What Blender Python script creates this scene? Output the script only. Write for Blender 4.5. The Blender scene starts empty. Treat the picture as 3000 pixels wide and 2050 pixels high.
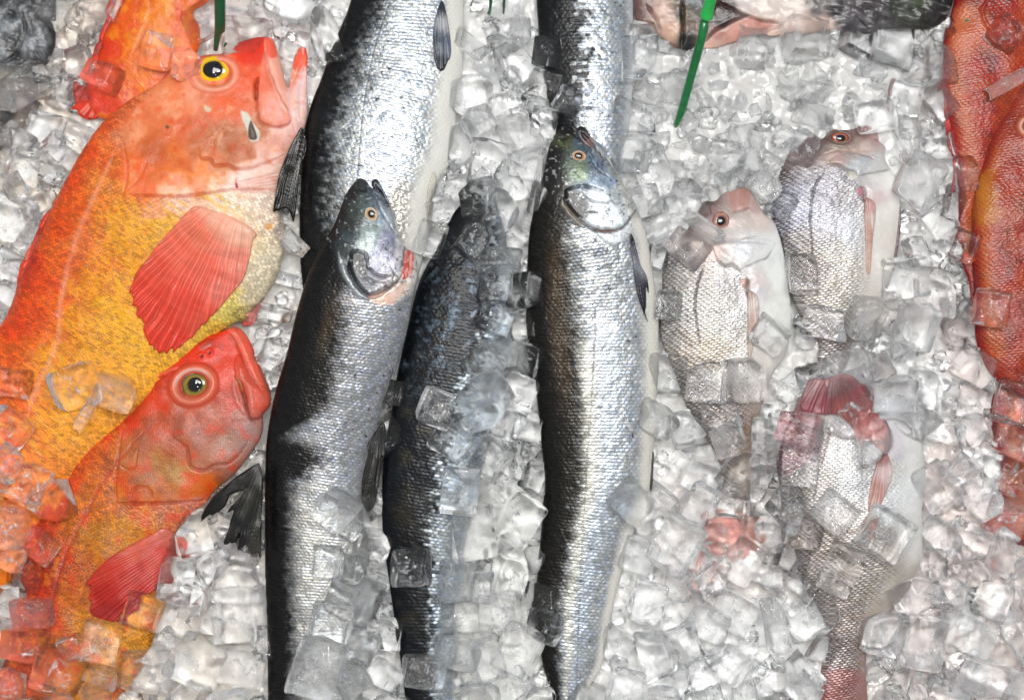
import bpy, math, random
import numpy as np

# ------------------------------------------------------------------ camera, light, exposure
U = 0.0004                      # metres per unit of the working plan (1 unit = 0.4 mm)
CX, CY, HC = 1500.0, 1025.0, 5500.0
scene = bpy.context.scene
COL = scene.collection
cam_d = bpy.data.cameras.new('camera')
cam = bpy.data.objects.new('camera', cam_d); COL.objects.link(cam)
cam.location = (0, 0, HC * U)
cam_d.sensor_width = 36.0
cam_d.lens = 36.0 * HC / 3000.0
cam_d.clip_start = 0.05; cam_d.clip_end = 60
scene.camera = cam
scene.view_settings.view_transform = 'Standard'
scene.view_settings.look = 'None'
scene.view_settings.exposure = 0.0
scene.view_settings.gamma = 1.0
scene.cycles.max_bounces = 20
scene.cycles.transmission_bounces = 16
scene.cycles.transparent_max_bounces = 16
scene.cycles.diffuse_bounces = 4
scene.cycles.glossy_bounces = 6
scene.cycles.caustics_refractive = True
scene.cycles.caustics_reflective = True
scene.cycles.blur_glossy = 0.0
scene.cycles.sample_clamp_indirect = 40.0
scene.cycles.use_denoising = True

W = bpy.data.worlds.new('World'); scene.world = W; W.use_nodes = True
bg = W.node_tree.nodes['Background']
bg.inputs['Color'].default_value = (0.95, 0.97, 1.0, 1)
bg.inputs['Strength'].default_value = 0.40

def lamp(name, loc, target, power, size, size_y=None, color=(1, 1, 1)):
    d = bpy.data.lights.new(name, 'AREA')
    d.energy = power; d.color = color
    if size_y: d.shape = 'RECTANGLE'; d.size = size; d.size_y = size_y
    else: d.shape = 'DISK'; d.size = size
    o = bpy.data.objects.new(name, d); COL.objects.link(o)
    o.location = loc
    v = [t - l for t, l in zip(target, loc)]
    from mathutils import Vector
    o.rotation_euler = Vector(v).to_track_quat('-Z', 'Y').to_euler()
    return o
lamp('stall_light_panel', (0.1, 0.5, 2.65), (0, 0, 0), 40, 1.6, 0.75, (1.0, 0.995, 0.98))
for (x, y, p, c) in ((-0.55, 0.12, 7.0, (1.0, 0.86, 0.68)), (0.12, 0.2, 4.5, (1.0, 0.97, 0.92)), (0.6, 0.3, 5.0, (1.0, 0.95, 0.9)), (-0.2, -0.7, 3.0, (1.0, 0.96, 0.9))):
    lamp('stall_bulb', (x, y, 2.45), (x * .3, 0, 0), p, 0.11, None, c)

# ------------------------------------------------------------------ plan coordinates
def C(ox, oy, f, pts): return [(ox + x * f, oy + y * f) for x, y in pts]
def Cs(ox, oy, f, s, dim=1):
    dk = lambda c: c if dim == 1 else '#%02x%02x%02x' % tuple(int(int(c[i:i + 2], 16) * dim) for i in (1, 3, 5))
    return [(ox + x * f, oy + y * f, dk(c)) for x, y, c in s]
K1 = (0, 0, 1000 / 1588); K2 = (0, 1000, 1000 / 1512); K3 = (700, 0, 1000 / 1588); K4 = (700, 1000, 1000 / 1512)
K5 = (1500, 0, 800 / 1270); K6 = (2200, 0, 800 / 1270); K7 = (1500, 1000, 800 / 1210); K8 = (2200, 1000, 800 / 1210)
KF = (0, 0, 3000 / 2324); KE = (960, 500, 300 / 1059); KH = (1540, 350, 420 / 1112); KA = (460, 80, 460 / 1461)
KB = (400, 950, 430 / 1242); KI = (1950, 530, 400 / 1412); KJ = (2260, 350, 420 / 1551); KT = (1850, 0, 1000 / 2324)
KN = (590, 1350, 240 / 1089)

def lin(h):
    if isinstance(h, str):
        h = h.lstrip('#'); v = np.array([int(h[i:i + 2], 16) for i in (0, 2, 4)]) / 255.0
    else: v = np.array(h) / 255.0
    return np.where(v <= 0.04045, v / 12.92, ((v + 0.055) / 1.055) ** 2.4)

def hsh(i, j, seed):
    h = (i.astype(np.int64) * 374761393 + j.astype(np.int64) * 668265263 + seed * 974634777) & 0xffffffff
    h = ((h ^ (h >> 13)) * 1274126177) & 0xffffffff
    h = ((h ^ (h >> 16)) * 2246822519) & 0xffffffff
    return ((h ^ (h >> 15)) & 0xffffff) / float(0xffffff)

def vn(x, y, seed=0):
    xi = np.floor(x); yi = np.floor(y); fx = x - xi; fy = y - yi
    fx = fx * fx * (3 - 2 * fx); fy = fy * fy * (3 - 2 * fy)
    a = hsh(xi, yi, seed); b = hsh(xi + 1, yi, seed); c = hsh(xi, yi + 1, seed); d = hsh(xi + 1, yi + 1, seed)
    return (a * (1 - fx) + b * fx) * (1 - fy) + (c * (1 - fx) + d * fx) * fy

def fbm(x, y, scale, octv=4, seed=0):
    s = 0; a = 0.5; t = 0; x = x / scale; y = y / scale
    for k in range(octv):
        s = s + a * vn(x, y, seed + k * 17); t += a; a *= 0.55; x = x * 2.03 + 5.2; y = y * 2.03 + 1.7
    return s / t

def ss(a, b, x):
    t = np.clip((x - a) / (b - a), 0, 1); return t * t * (3 - 2 * t)

def crom(pts, n=5, closed=True):
    P = np.array(pts, float); m = len(P); out = []
    rng = range(m) if closed else range(m - 1)
    for i in rng:
        if closed: p0, p1, p2, p3 = P[(i - 1) % m], P[i], P[(i + 1) % m], P[(i + 2) % m]
        else: p0, p1, p2, p3 = P[max(i - 1, 0)], P[i], P[i + 1], P[min(i + 2, m - 1)]
        for k in range(n):
            t = k / n
            out.append(0.5 * ((2 * p1) + (-p0 + p2) * t + (2 * p0 - 5 * p1 + 4 * p2 - p3) * t * t + (-p0 + 3 * p1 - 3 * p2 + p3) * t ** 3))
    if not closed: out.append(P[-1])
    return np.array(out)

def dist_poly(X, Y, pts, closed=False, far=1e9):
    """distance to a polyline, arc parameter (0..length) and nearest point"""
    P = np.array(pts, float)
    Q = np.vstack([P, P[:1]]) if closed else P
    D = np.full(X.shape, 1e18); S = np.zeros(X.shape); NX = np.zeros(X.shape); NY = np.zeros(X.shape); L = 0
    for a, b in zip(Q[:-1], Q[1:]):
        e = b - a; l2 = e @ e
        if l2 < 1e-12: continue
        t = np.clip(((X - a[0]) * e[0] + (Y - a[1]) * e[1]) / l2, 0, 1)
        nx = a[0] + t * e[0]; ny = a[1] + t * e[1]
        d = (X - nx) ** 2 + (Y - ny) ** 2
        m = d < D; l = math.sqrt(l2)
        D[m] = d[m]; S[m] = L + t[m] * l; NX[m] = nx[m]; NY[m] = ny[m]; L += l
    return np.sqrt(D), S, NX, NY

def inside(X, Y, pts):
    P = np.array(pts, float); r = np.zeros(X.shape, bool); n = len(P)
    for i in range(n):
        x1, y1 = P[i]; x2, y2 = P[(i + 1) % n]
        if y1 == y2: continue
        c = ((y1 > Y) != (y2 > Y)) & (X < (x2 - x1) * (Y - y1) / (y2 - y1) + x1)
        r ^= c
    return r

class Pen:
    """colours, gloss and relief worked out per vertex in plan coordinates"""
    def __init__(s, X, Y, d):
        s.X, s.Y, s.d = X, Y, d; n = len(X)
        s.c = np.full((n, 3), 0.5); s.r = np.full(n, 0.35); s.m = np.zeros(n); s.z = np.zeros(n)
    def near(s, pts, mg):
        P = np.array(pts, float)
        return np.where((s.X > P[:, 0].min() - mg) & (s.X < P[:, 0].max() + mg) & (s.Y > P[:, 1].min() - mg) & (s.Y < P[:, 1].max() + mg))[0]
    def cmap(s, samples, warp=14, eps=18, p=2.0, seed=3, m=None):
        X = s.X + (fbm(s.X, s.Y, 40, 3, seed) - .5) * warp * 2.4; Y = s.Y + (fbm(s.X, s.Y, 40, 3, seed + 9) - .5) * warp * 2.4
        acc = np.zeros_like(s.c); ws = np.zeros(len(X))
        for x, y, h in samples:
            w = 1.0 / ((X - x) ** 2 + (Y - y) ** 2 + eps * eps) ** p
            acc += w[:, None] * lin(h); ws += w
        r = acc / ws[:, None]
        s.mix(r, 1.0 if m is None else m)
    def mix(s, col, m, idx=None):
        col = lin(col) if isinstance(col, str) else col
        if idx is None:
            m = np.broadcast_to(m, s.X.shape)[:, None]; s.c = s.c * (1 - m) + col * m
        else:
            m = np.broadcast_to(m, idx.shape)[:, None]; s.c[idx] = s.c[idx] * (1 - m) + col * m
    def line(s, pts, w, depth=0, col=None, a=1.0, smooth=True, wob=0, taper=True):
        if smooth: pts = crom(pts, 5, False)
        i = s.near(pts, w * 4 + 6)
        if not len(i): return
        X = s.X[i]; Y = s.Y[i]
        if wob: X = X + (fbm(X, Y, 18, 2, 5) - .5) * wob; Y = Y + (fbm(X, Y, 18, 2, 8) - .5) * wob
        X = X + (fbm(X, Y, 14, 2, 71) - .5) * 5; Y = Y + (fbm(X, Y, 14, 2, 72) - .5) * 5
        d, S, _, _ = dist_poly(X, Y, pts); L = S.max() + 1e-6
        ww = w * (np.clip(np.minimum(S, L - S) / (L * .15), .25, 1) if taper else 1)
        g = np.exp(-(d / ww) ** 2) * (.45 + .75 * fbm(X, Y, 16, 3, 77))
        s.z[i] -= depth * g
        if col is not None: s.mix(col, g * a, i)
    def area(s, pts, soft=6, h=0, col=None, a=1.0, smooth=True, rough=None, metal=None, wob=0, step=None):
        """raised (h) and / or coloured patch; step = a sharp lip of that height just inside its rim"""
        if smooth: pts = crom(pts, 5, True)
        i = s.near(pts, soft * 2 + 8)
        if not len(i): return
        X = s.X[i]; Y = s.Y[i]
        if wob: X = X + (fbm(X, Y, 26, 3, 5) - .5) * wob; Y = Y + (fbm(X, Y, 26, 3, 8) - .5) * wob
        d = dist_poly(X, Y, pts, True)[0]; ins = inside(X, Y, pts); sd = np.where(ins, d, -d)
        k = ss(-soft * .5, soft * .5, sd)
        if h: s.z[i] += h * .7 * ss(-soft * .5, soft * 2.6, sd)
        if step: s.z[i] += step * np.where(ins, np.exp(-d / 14.0), 0)
        if col is not None: s.mix(col, k * a, i)
        if rough is not None: s.r[i] = s.r[i] * (1 - k * a) + rough * k * a
        if metal is not None: s.m[i] = s.m[i] * (1 - k * a) + metal * k * a
        return i, k, sd

def scales(S, T, a, b, seed=1, jit=.18):
    """staggered overlapping scales: id hash, second hash, edge 0..1, slope coordinate"""
    n = len(S); best = np.full(n, 1e9); sec = np.full(n, 1e9)
    hid = np.zeros(n); hid2 = np.zeros(n); ls = np.zeros(n); lt = np.zeros(n)
    i0 = np.round(S / a)
    for di in (-1, 0, 1):
        i = i0 + di; off = (np.mod(i, 2)) * .5
        j0 = np.round(T / b - off)
        for dj in (-1, 0, 1):
            j = j0 + dj
            cs = i * a + (hsh(i, j, seed) - .5) * a * jit; ct = (j + off) * b + (hsh(i, j, seed + 5) - .5) * b * jit
            ds = (S - cs) / a; dt = (T - ct) / b
            d = ds * ds + dt * dt
            m = d < best
            sec = np.where(m, best, np.minimum(sec, d))
            best = np.where(m, d, best)
            hid = np.where(m, hsh(i, j, seed + 11), hid); hid2 = np.where(m, hsh(i, j, seed + 23), hid2)
            ls = np.where(m, ds, ls); lt = np.where(m, dt, lt)
    return hid, hid2, np.sqrt(sec) - np.sqrt(best), ls, lt

# ------------------------------------------------------------------ materials
def mat_skin(name, coat=0.35, bump=0.25, bscale=900, sss=0.0, spec=.5, coatr=.09):
    m = bpy.data.materials.new(name); m.use_nodes = True; nt = m.node_tree; b = nt.nodes['Principled BSDF']
    N = nt.nodes.new; L = nt.links.new
    ac = N('ShaderNodeAttribute'); ac.attribute_name = 'Col'
    ap = N('ShaderNodeAttribute'); ap.attribute_name = 'Prm'
    sp = N('ShaderNodeSeparateColor'); L(ap.outputs['Color'], sp.inputs[0])
    L(ac.outputs['Color'], b.inputs['Base Color']); L(sp.outputs[0], b.inputs['Roughness']); L(sp.outputs[1], b.inputs['Metallic'])
    b.inputs['Coat Weight'].default_value = coat; b.inputs['Coat Roughness'].default_value = coatr; b.inputs['Coat IOR'].default_value = 1.36
    b.inputs['Specular IOR Level'].default_value = spec
    if sss: b.inputs['Subsurface Weight'].default_value = sss; b.inputs['Subsurface Radius'].default_value = (1, .35, .2); b.inputs['Subsurface Scale'].default_value = .004
    tc = N('ShaderNodeTexCoord'); nz = N('ShaderNodeTexNoise'); nz.inputs['Scale'].default_value = bscale; nz.inputs['Detail'].default_value = 2
    L(tc.outputs['Object'], nz.inputs['Vector'])
    bp = N('ShaderNodeBump'); bp.inputs['Strength'].default_value = bump; bp.inputs['Distance'].default_value = .0008
    L(nz.outputs[0], bp.inputs['Height']); L(bp.outputs[0], b.inputs['Coat Normal']); L(bp.outputs[0], b.inputs['Normal'])
    return m
M_SAL = mat_skin('wet_silver_scales', coat=.22, spec=.4, bump=.25, bscale=420)
M_ROCK = mat_skin('wet_orange_skin', coat=.42, spec=.35, coatr=.10, bump=.55, bscale=620, sss=.05)
M_RED = mat_skin('wet_red_skin', coat=.45, spec=.35, coatr=.12, bump=.35, bscale=420)
M_BREAM = mat_skin('wet_pale_scales', coat=.35, spec=.4, bump=.25, bscale=480)
M_FIN = mat_skin('wet_fin', coat=.25, spec=.3, bump=.2, bscale=500)
M_EYE = mat_skin('eyeball', coat=1.0, bump=0.0, bscale=200, coatr=.02)

def plain(name, col, rough=.4, metal=0, coat=0, trans=0, ior=1.45, noise=0, nscale=40):
    m = bpy.data.materials.new(name); m.use_nodes = True; nt = m.node_tree; b = nt.nodes['Principled BSDF']
    c = tuple(lin(col)) + (1,)
    b.inputs['Base Color'].default_value = c; b.inputs['Roughness'].default_value = rough; b.inputs['Metallic'].default_value = metal
    b.inputs['Coat Weight'].default_value = coat; b.inputs['Transmission Weight'].default_value = trans; b.inputs['IOR'].default_value = ior
    if noise:
        tc = nt.nodes.new('ShaderNodeTexCoord'); nz = nt.nodes.new('ShaderNodeTexNoise'); nz.inputs['Scale'].default_value = nscale
        nz.inputs['Detail'].default_value = 6
        rp = nt.nodes.new('ShaderNodeValToRGB'); rp.color_ramp.elements[0].position = .3; rp.color_ramp.elements[1].position = .7
        rp.color_ramp.elements[0].color = tuple(v * (1 - noise) for v in c[:3]) + (1,); rp.color_ramp.elements[1].color = tuple(min(1, v * (1 + noise)) for v in c[:3]) + (1,)
        nt.links.new(tc.outputs['Object'], nz.inputs['Vector']); nt.links.new(nz.outputs[0], rp.inputs[0]); nt.links.new(rp.outputs[0], b.inputs['Base Color'])
    return m

def mat_ice(name, frost_lo, frost_hi, frost_max, rough=.02, tint=(.998, .999, 1.0), bump=.35, clear=.0):
    """clear ice with cloudy patches, bubbles and hairline cracks"""
    m = bpy.data.materials.new(name); m.use_nodes = True; nt = m.node_tree; nt.nodes.clear()
    N = nt.nodes.new; L = nt.links.new
    out = N('ShaderNodeOutputMaterial'); tc = N('ShaderNodeTexCoord'); oi = N('ShaderNodeObjectInfo')
    ad = N('ShaderNodeVectorMath'); ad.operation = 'ADD'
    mu = N('ShaderNodeMath'); mu.operation = 'MULTIPLY'; mu.inputs[1].default_value = 37.0; L(oi.outputs['Random'], mu.inputs[0])
    cb = N('ShaderNodeCombineXYZ'); L(mu.outputs[0], cb.inputs[0]); L(mu.outputs[0], cb.inputs[1])
    L(tc.outputs['Object'], ad.inputs[0]); L(cb.outputs[0], ad.inputs[1])
    nz = N('ShaderNodeTexNoise'); nz.inputs['Scale'].default_value = 38; nz.inputs['Detail'].default_value = 5; nz.inputs['Roughness'].default_value = .62; nz.inputs['Distortion'].default_value = 1.2
    L(ad.outputs[0], nz.inputs['Vector'])
    r1 = N('ShaderNodeMapRange'); r1.inputs['From Min'].default_value = frost_lo; r1.inputs['From Max'].default_value = frost_hi; r1.inputs['To Max'].default_value = frost_max
    L(nz.outputs[0], r1.inputs['Value'])
    # hairline cracks and strings of bubbles
    vo = N('ShaderNodeTexVoronoi'); vo.feature = 'DISTANCE_TO_EDGE'; vo.inputs['Scale'].default_value = 42
    dn = N('ShaderNodeTexNoise'); dn.inputs['Scale'].default_value = 60; dn.inputs['Detail'].default_value = 2; L(ad.outputs[0], dn.inputs['Vector'])
    vm = N('ShaderNodeVectorMath'); vm.operation = 'SCALE'; vm.inputs['Scale'].default_value = .012; L(dn.outputs['Color'], vm.inputs[0])
    va = N('ShaderNodeVectorMath'); va.operation = 'ADD'; L(ad.outputs[0], va.inputs[0]); L(vm.outputs[0], va.inputs[1]); L(va.outputs[0], vo.inputs['Vector'])
    r2 = N('ShaderNodeMapRange'); r2.inputs['From Min'].default_value = 0; r2.inputs['From Max'].default_value = .018; r2.inputs['To Min'].default_value = .30; r2.inputs['To Max'].default_value = 0
    L(vo.outputs['Distance'], r2.inputs['Value'])
    vb = N('ShaderNodeTexVoronoi'); vb.inputs['Scale'].default_value = 420; L(ad.outputs[0], vb.inputs['Vector'])
    r3 = N('ShaderNodeMapRange'); r3.inputs['From Min'].default_value = .16; r3.inputs['From Max'].default_value = .1; r3.inputs['To Max'].default_value = .8; L(vb.outputs['Distance'], r3.inputs['Value'])
    k = N('ShaderNodeMath'); k.operation = 'MULTIPLY'; L(r3.outputs[0], k.inputs[0]); L(nz.outputs[0], k.inputs[1])
    k2 = N('ShaderNodeMath'); k2.operation = 'MULTIPLY'; L(r2.outputs[0], k2.inputs[0])
    r4 = N('ShaderNodeMapRange'); r4.inputs['From Min'].default_value = .42; r4.inputs['From Max'].default_value = .62; L(dn.outputs[0], r4.inputs['Value']); L(r4.outputs[0], k2.inputs[1])
    mx = N('ShaderNodeMath'); mx.operation = 'MAXIMUM'; L(r1.outputs[0], mx.inputs[0]); L(k2.outputs[0], mx.inputs[1])
    mx2 = N('ShaderNodeMath'); mx2.operation = 'MAXIMUM'; L(mx.outputs[0], mx2.inputs[0]); L(k.outputs[0], mx2.inputs[1])
    # wavy melted surface
    n2 = N('ShaderNodeTexNoise'); n2.inputs['Scale'].default_value = 75; n2.inputs['Detail'].default_value = 3; L(ad.outputs[0], n2.inputs['Vector'])
    bp = N('ShaderNodeBump'); bp.inputs['Strength'].default_value = bump; bp.inputs['Distance'].default_value = .006; L(n2.outputs[0], bp.inputs['Height'])
    gl = N('ShaderNodeBsdfGlass'); gl.inputs['IOR'].default_value = 1.31; gl.inputs['Roughness'].default_value = rough; gl.inputs['Color'].default_value = tint + (1,); L(bp.outputs[0], gl.inputs['Normal'])
    df = N('ShaderNodeBsdfDiffuse'); df.inputs['Color'].default_value = (.94, .95, .95, 1)
    m0 = df
    src = gl
    if clear:
        tp = N('ShaderNodeBsdfTransparent'); tp.inputs[0].default_value = (.98, .99, 1, 1)
        mc = N('ShaderNodeMixShader'); mc.inputs[0].default_value = clear; L(gl.outputs[0], mc.inputs[1]); L(tp.outputs[0], mc.inputs[2]); src = mc
    m1 = N('ShaderNodeMixShader'); L(mx2.outputs[0], m1.inputs[0]); L(src.outputs[0], m1.inputs[1]); L(m0.outputs[0], m1.inputs[2])
    L(m1.outputs[0], out.inputs['Surface'])
    return m
M_CLEAR = mat_ice('clear_ice', .56, .80, .16, .0, clear=0, bump=.10)
M_CLOUDY = mat_ice('cloudy_ice', .46, .72, .38, .015, clear=0, bump=.12)
M_WHITE = mat_ice('frosted_ice', .30, .62, .50, .04, clear=0, bump=.15)

def mat_crack():
    m = bpy.data.materials.new('ice_crack'); m.use_nodes = True; nt = m.node_tree; nt.nodes.clear(); N = nt.nodes.new; L = nt.links.new
    out = N('ShaderNodeOutputMaterial'); tc = N('ShaderNodeTexCoord'); nz = N('ShaderNodeTexNoise'); nz.inputs['Scale'].default_value = 4.5; nz.inputs['Detail'].default_value = 5; nz.inputs['Roughness'].default_value = .7; nz.inputs['Distortion'].default_value = 1.0
    oi = N('ShaderNodeObjectInfo'); ad = N('ShaderNodeVectorMath'); ad.operation = 'ADD'; mu = N('ShaderNodeMath'); mu.operation = 'MULTIPLY'; mu.inputs[1].default_value = 31.0
    L(oi.outputs['Random'], mu.inputs[0]); cb = N('ShaderNodeCombineXYZ'); L(mu.outputs[0], cb.inputs[0]); L(tc.outputs['Object'], ad.inputs[0]); L(cb.outputs[0], ad.inputs[1]); L(ad.outputs[0], nz.inputs['Vector'])
    r = N('ShaderNodeMapRange'); r.inputs['From Min'].default_value = .53; r.inputs['From Max'].default_value = .66; r.inputs['To Max'].default_value = .85; L(nz.outputs[0], r.inputs['Value'])
    tp = N('ShaderNodeBsdfTransparent'); df = N('ShaderNodeBsdfDiffuse'); df.inputs['Color'].default_value = (.95, .96, .97, 1); g = N('ShaderNodeBsdfGlossy'); g.inputs['Roughness'].default_value = .12
    a = N('ShaderNodeMixShader'); a.inputs[0].default_value = .35; L(df.outputs[0], a.inputs[1]); L(g.outputs[0], a.inputs[2])
    b = N('ShaderNodeMixShader'); L(r.outputs[0], b.inputs[0]); L(tp.outputs[0], b.inputs[1]); L(a.outputs[0], b.inputs[2]); L(b.outputs[0], out.inputs['Surface'])
    return m
M_CRACK = mat_crack()
def mat_bed():
    m = bpy.data.materials.new('packed_crushed_ice'); m.use_nodes = True; nt = m.node_tree; b = nt.nodes['Principled BSDF']
    N = nt.nodes.new; L = nt.links.new
    tc = N('ShaderNodeTexCoord'); nz = N('ShaderNodeTexNoise'); nz.inputs['Scale'].default_value = 22; nz.inputs['Detail'].default_value = 8; nz.inputs['Roughness'].default_value = .7
    L(tc.outputs['Object'], nz.inputs['Vector'])
    rp = N('ShaderNodeValToRGB'); rp.color_ramp.elements[0].position = .32; rp.color_ramp.elements[0].color = (.78, .78, .78, 1)
    rp.color_ramp.elements[1].position = .68; rp.color_ramp.elements[1].color = (.86, .87, .87, 1); L(nz.outputs[0], rp.inputs[0])
    at = N('ShaderNodeAttribute'); at.attribute_name = 'Col'; mm = N('ShaderNodeMix'); mm.data_type = 'RGBA'; mm.blend_type = 'MULTIPLY'; mm.inputs[0].default_value = 1.0
    L(rp.outputs[0], mm.inputs[6]); L(at.outputs['Color'], mm.inputs[7]); L(mm.outputs[2], b.inputs['Base Color'])
    b.inputs['Roughness'].default_value = .25; b.inputs['Coat Weight'].default_value = .5; b.inputs['Coat Roughness'].default_value = .08
    vo = N('ShaderNodeTexVoronoi'); vo.inputs['Scale'].default_value = 60; L(tc.outputs['Object'], vo.inputs['Vector'])
    bp = N('ShaderNodeBump'); bp.inputs['Strength'].default_value = .8; bp.inputs['Distance'].default_value = .006; L(vo.outputs['Distance'], bp.inputs['Height'])
    L(bp.outputs[0], b.inputs['Normal']); L(bp.outputs[0], b.inputs['Coat Normal'])
    return m
M_BED = mat_bed()

# ------------------------------------------------------------------ object helpers
def put(o, parent=None, label=None, cat=None, group=None, kind=None):
    COL.objects.link(o)
    if parent is not None: o.parent = parent
    if label: o['label'] = label
    if cat: o['category'] = cat
    if group: o['group'] = group
    if kind: o['kind'] = kind
    return o
def thing(name, label, cat, group=None):
    return put(bpy.data.objects.new(name, None), None, label, cat, group)
def mesh_np(name, V, F, mat, col=None, prm=None, smooth=True):
    me = bpy.data.meshes.new(name)
    V = np.asarray(V, np.float32); F = np.asarray(F, np.int32)
    k = F.shape[1]
    me.vertices.add(len(V)); me.vertices.foreach_set('co', V.ravel())
    me.loops.add(F.size); me.loops.foreach_set('vertex_index', F.ravel())
    me.polygons.add(len(F)); me.polygons.foreach_set('loop_start', np.arange(0, F.size, k, dtype=np.int32))
    me.polygons.foreach_set('loop_total', np.full(len(F), k, np.int32))
    if smooth: me.polygons.foreach_set('use_smooth', np.ones(len(F), bool))
    me.update(calc_edges=True); me.validate()
    for nm, a in (('Col', col), ('Prm', prm)):
        if a is not None:
            at = me.attributes.new(nm, 'FLOAT_COLOR', 'POINT')
            at.data.foreach_set('color', np.hstack([a, np.ones((len(a), 1))]).astype(np.float32).ravel())
    me.materials.append(mat)
    return bpy.data.objects.new(name, me)
def world(X, Y, Z, Zref):
    k = (HC - Zref) / HC
    return np.stack([(X - CX) * U * k, -(Y - CY) * U * k, Z * U], -1)

def poisson(mask, sp, iters):
    """smooth inflated dome over a mask"""
    def solve(mk, h, u0, it):
        u = u0 * mk; m = mk[1:-1, 1:-1]; c = h * h * 2.0
        for _ in range(it):
            u[1:-1, 1:-1] = m * .25 * (u[:-2, 1:-1] + u[2:, 1:-1] + u[1:-1, :-2] + u[1:-1, 2:] + c)
        return u
    levels = [mask.astype(float)]
    while min(levels[-1].shape) > 24 and len(levels) < 6:
        a = levels[-1]; a = a[:a.shape[0] // 2 * 2, :a.shape[1] // 2 * 2]
        levels.append((a.reshape(a.shape[0] // 2, 2, a.shape[1] // 2, 2).mean((1, 3)) > .5).astype(float))
    u = np.zeros(levels[-1].shape)
    for li in range(len(levels) - 1, -1, -1):
        mk = levels[li]
        if u.shape != mk.shape:
            # bilinear upsampling
            a = np.pad(u, ((0, 1), (0, 1)), mode='edge')
            yy = np.clip((np.arange(mk.shape[0]) - .5) / 2, 0, a.shape[0] - 1.001); xx = np.clip((np.arange(mk.shape[1]) - .5) / 2, 0, a.shape[1] - 1.001)
            y0 = yy.astype(int); x0 = xx.astype(int); fy = (yy - y0)[:, None]; fx = (xx - x0)[None]
            u = (a[y0][:, x0] * (1 - fx) + a[y0][:, x0 + 1] * fx) * (1 - fy) + (a[y0 + 1][:, x0] * (1 - fx) + a[y0 + 1][:, x0 + 1] * fx) * fy
        u = solve(mk, sp * 2 ** li, u, 900 if li == len(levels) - 1 else iters)
    return u

HG = 8.0                                    # height map of everything lying on the ice
HX0, HY0 = -200.0, -200.0
HM = np.zeros((int(2450 / HG), int(3400 / HG)))
FM = np.zeros(HM.shape, bool)
def hm_at(x, y):
    j = int(np.clip((x - HX0) / HG, 0, HM.shape[1] - 1)); i = int(np.clip((y - HY0) / HG, 0, HM.shape[0] - 1))
    return HM[i, j]
def hm_write(X, Y, Z):
    j = np.round((X - HX0) / HG).astype(int); i = np.round((Y - HY0) / HG).astype(int)
    ok = (j >= 0) & (i >= 0) & (j < HM.shape[1]) & (i < HM.shape[0])
    np.maximum.at(HM, (i[ok], j[ok]), Z[ok]); FM[i[ok], j[ok]] = True

def form(name, outline, k, z0, paint, mat, parent=None, sp=2.6, cap=None, under=.6, zf=None, smooth=True, lift=0, rim=0, write=True, power=1.0, zref=None):
    """one closed flattened body: outline in the plan, domed on both sides, relief and colours by paint(pen)"""
    P = crom(outline, 4, True) if smooth else np.array(outline, float)
    x0, y0 = P.min(0) - 3 * sp; x1, y1 = P.max(0) + 3 * sp
    xs = np.arange(x0, x1, sp); ys = np.arange(y0, y1, sp)
    GX, GY = np.meshgrid(xs, ys)
    ins = inside(GX, GY, P)
    u = poisson(ins, sp, 60)
    h = k * np.sqrt(np.maximum(u, 0))
    if power != 1.0: hm_ = h.max() + 1e-6; h = hm_ * (h / hm_) ** power
    if cap: h = cap * np.tanh(h / cap)
    # vertices: inside + a snapped rim
    nb = np.zeros_like(ins)
    for dy in (-1, 0, 1):
        for dx in (-1, 0, 1):
            nb |= np.roll(np.roll(ins, dy, 0), dx, 1)
    use = nb
    cell = (use[:-1, :-1] & use[1:, :-1] & use[:-1, 1:] & use[1:, 1:]) & (ins[:-1, :-1] | ins[1:, :-1] | ins[:-1, 1:] | ins[1:, 1:])
    used = np.zeros_like(ins); used[:-1, :-1] |= cell; used[1:, :-1] |= cell; used[:-1, 1:] |= cell; used[1:, 1:] |= cell
    idx = -np.ones(ins.shape, int); idx[used] = np.arange(used.sum())
    X = GX[used].copy(); Y = GY[used].copy(); H = h[used]; I = ins[used]
    d, S, nx, ny = dist_poly(X, Y, P, True)
    X[~I] = nx[~I]; Y[~I] = ny[~I]; d[~I] = 0; H[~I] = 0
    a, b, c, e = idx[:-1, :-1][cell], idx[:-1, 1:][cell], idx[1:, 1:][cell], idx[1:, :-1][cell]
    F = np.stack([a, e, c, b], 1)
    pen = Pen(X, Y, d); pen.H = H
    paint(pen)
    fade = ss(0, 7, d)
    z0v = z0 if zf is None else zf(X, Y)
    Z = z0v + H + (pen.z) * fade + rim
    if zref is None: zref = float(np.mean(z0v)) + .55 * float(H.max())
    form.zref = zref
    V = world(X, Y, Z + lift, zref)
    # underside, shares the rim
    n = len(X); inner = I
    mapb = np.arange(n); mapb[inner] = n + np.arange(inner.sum())
    Vb = world(X[inner], Y[inner], (z0v[inner] if zf is not None else z0v) - H[inner] * under - rim + lift, zref)
    Fb = mapb[F][:, ::-1]
    V = np.vstack([V, Vb]); F = np.vstack([F, Fb])
    col = np.clip(np.vstack([pen.c, pen.c[inner]]), 0.004, .95)
    prm = np.stack([np.clip(pen.r, .05, 1), np.clip(pen.m, 0, 1), np.zeros(n)], 1); prm = np.vstack([prm, prm[inner]])
    o = mesh_np(name, V, F, mat, col, prm)
    put(o, parent)
    if write: hm_write(X, Y, np.broadcast_to(Z + lift, X.shape))
    return o


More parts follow.
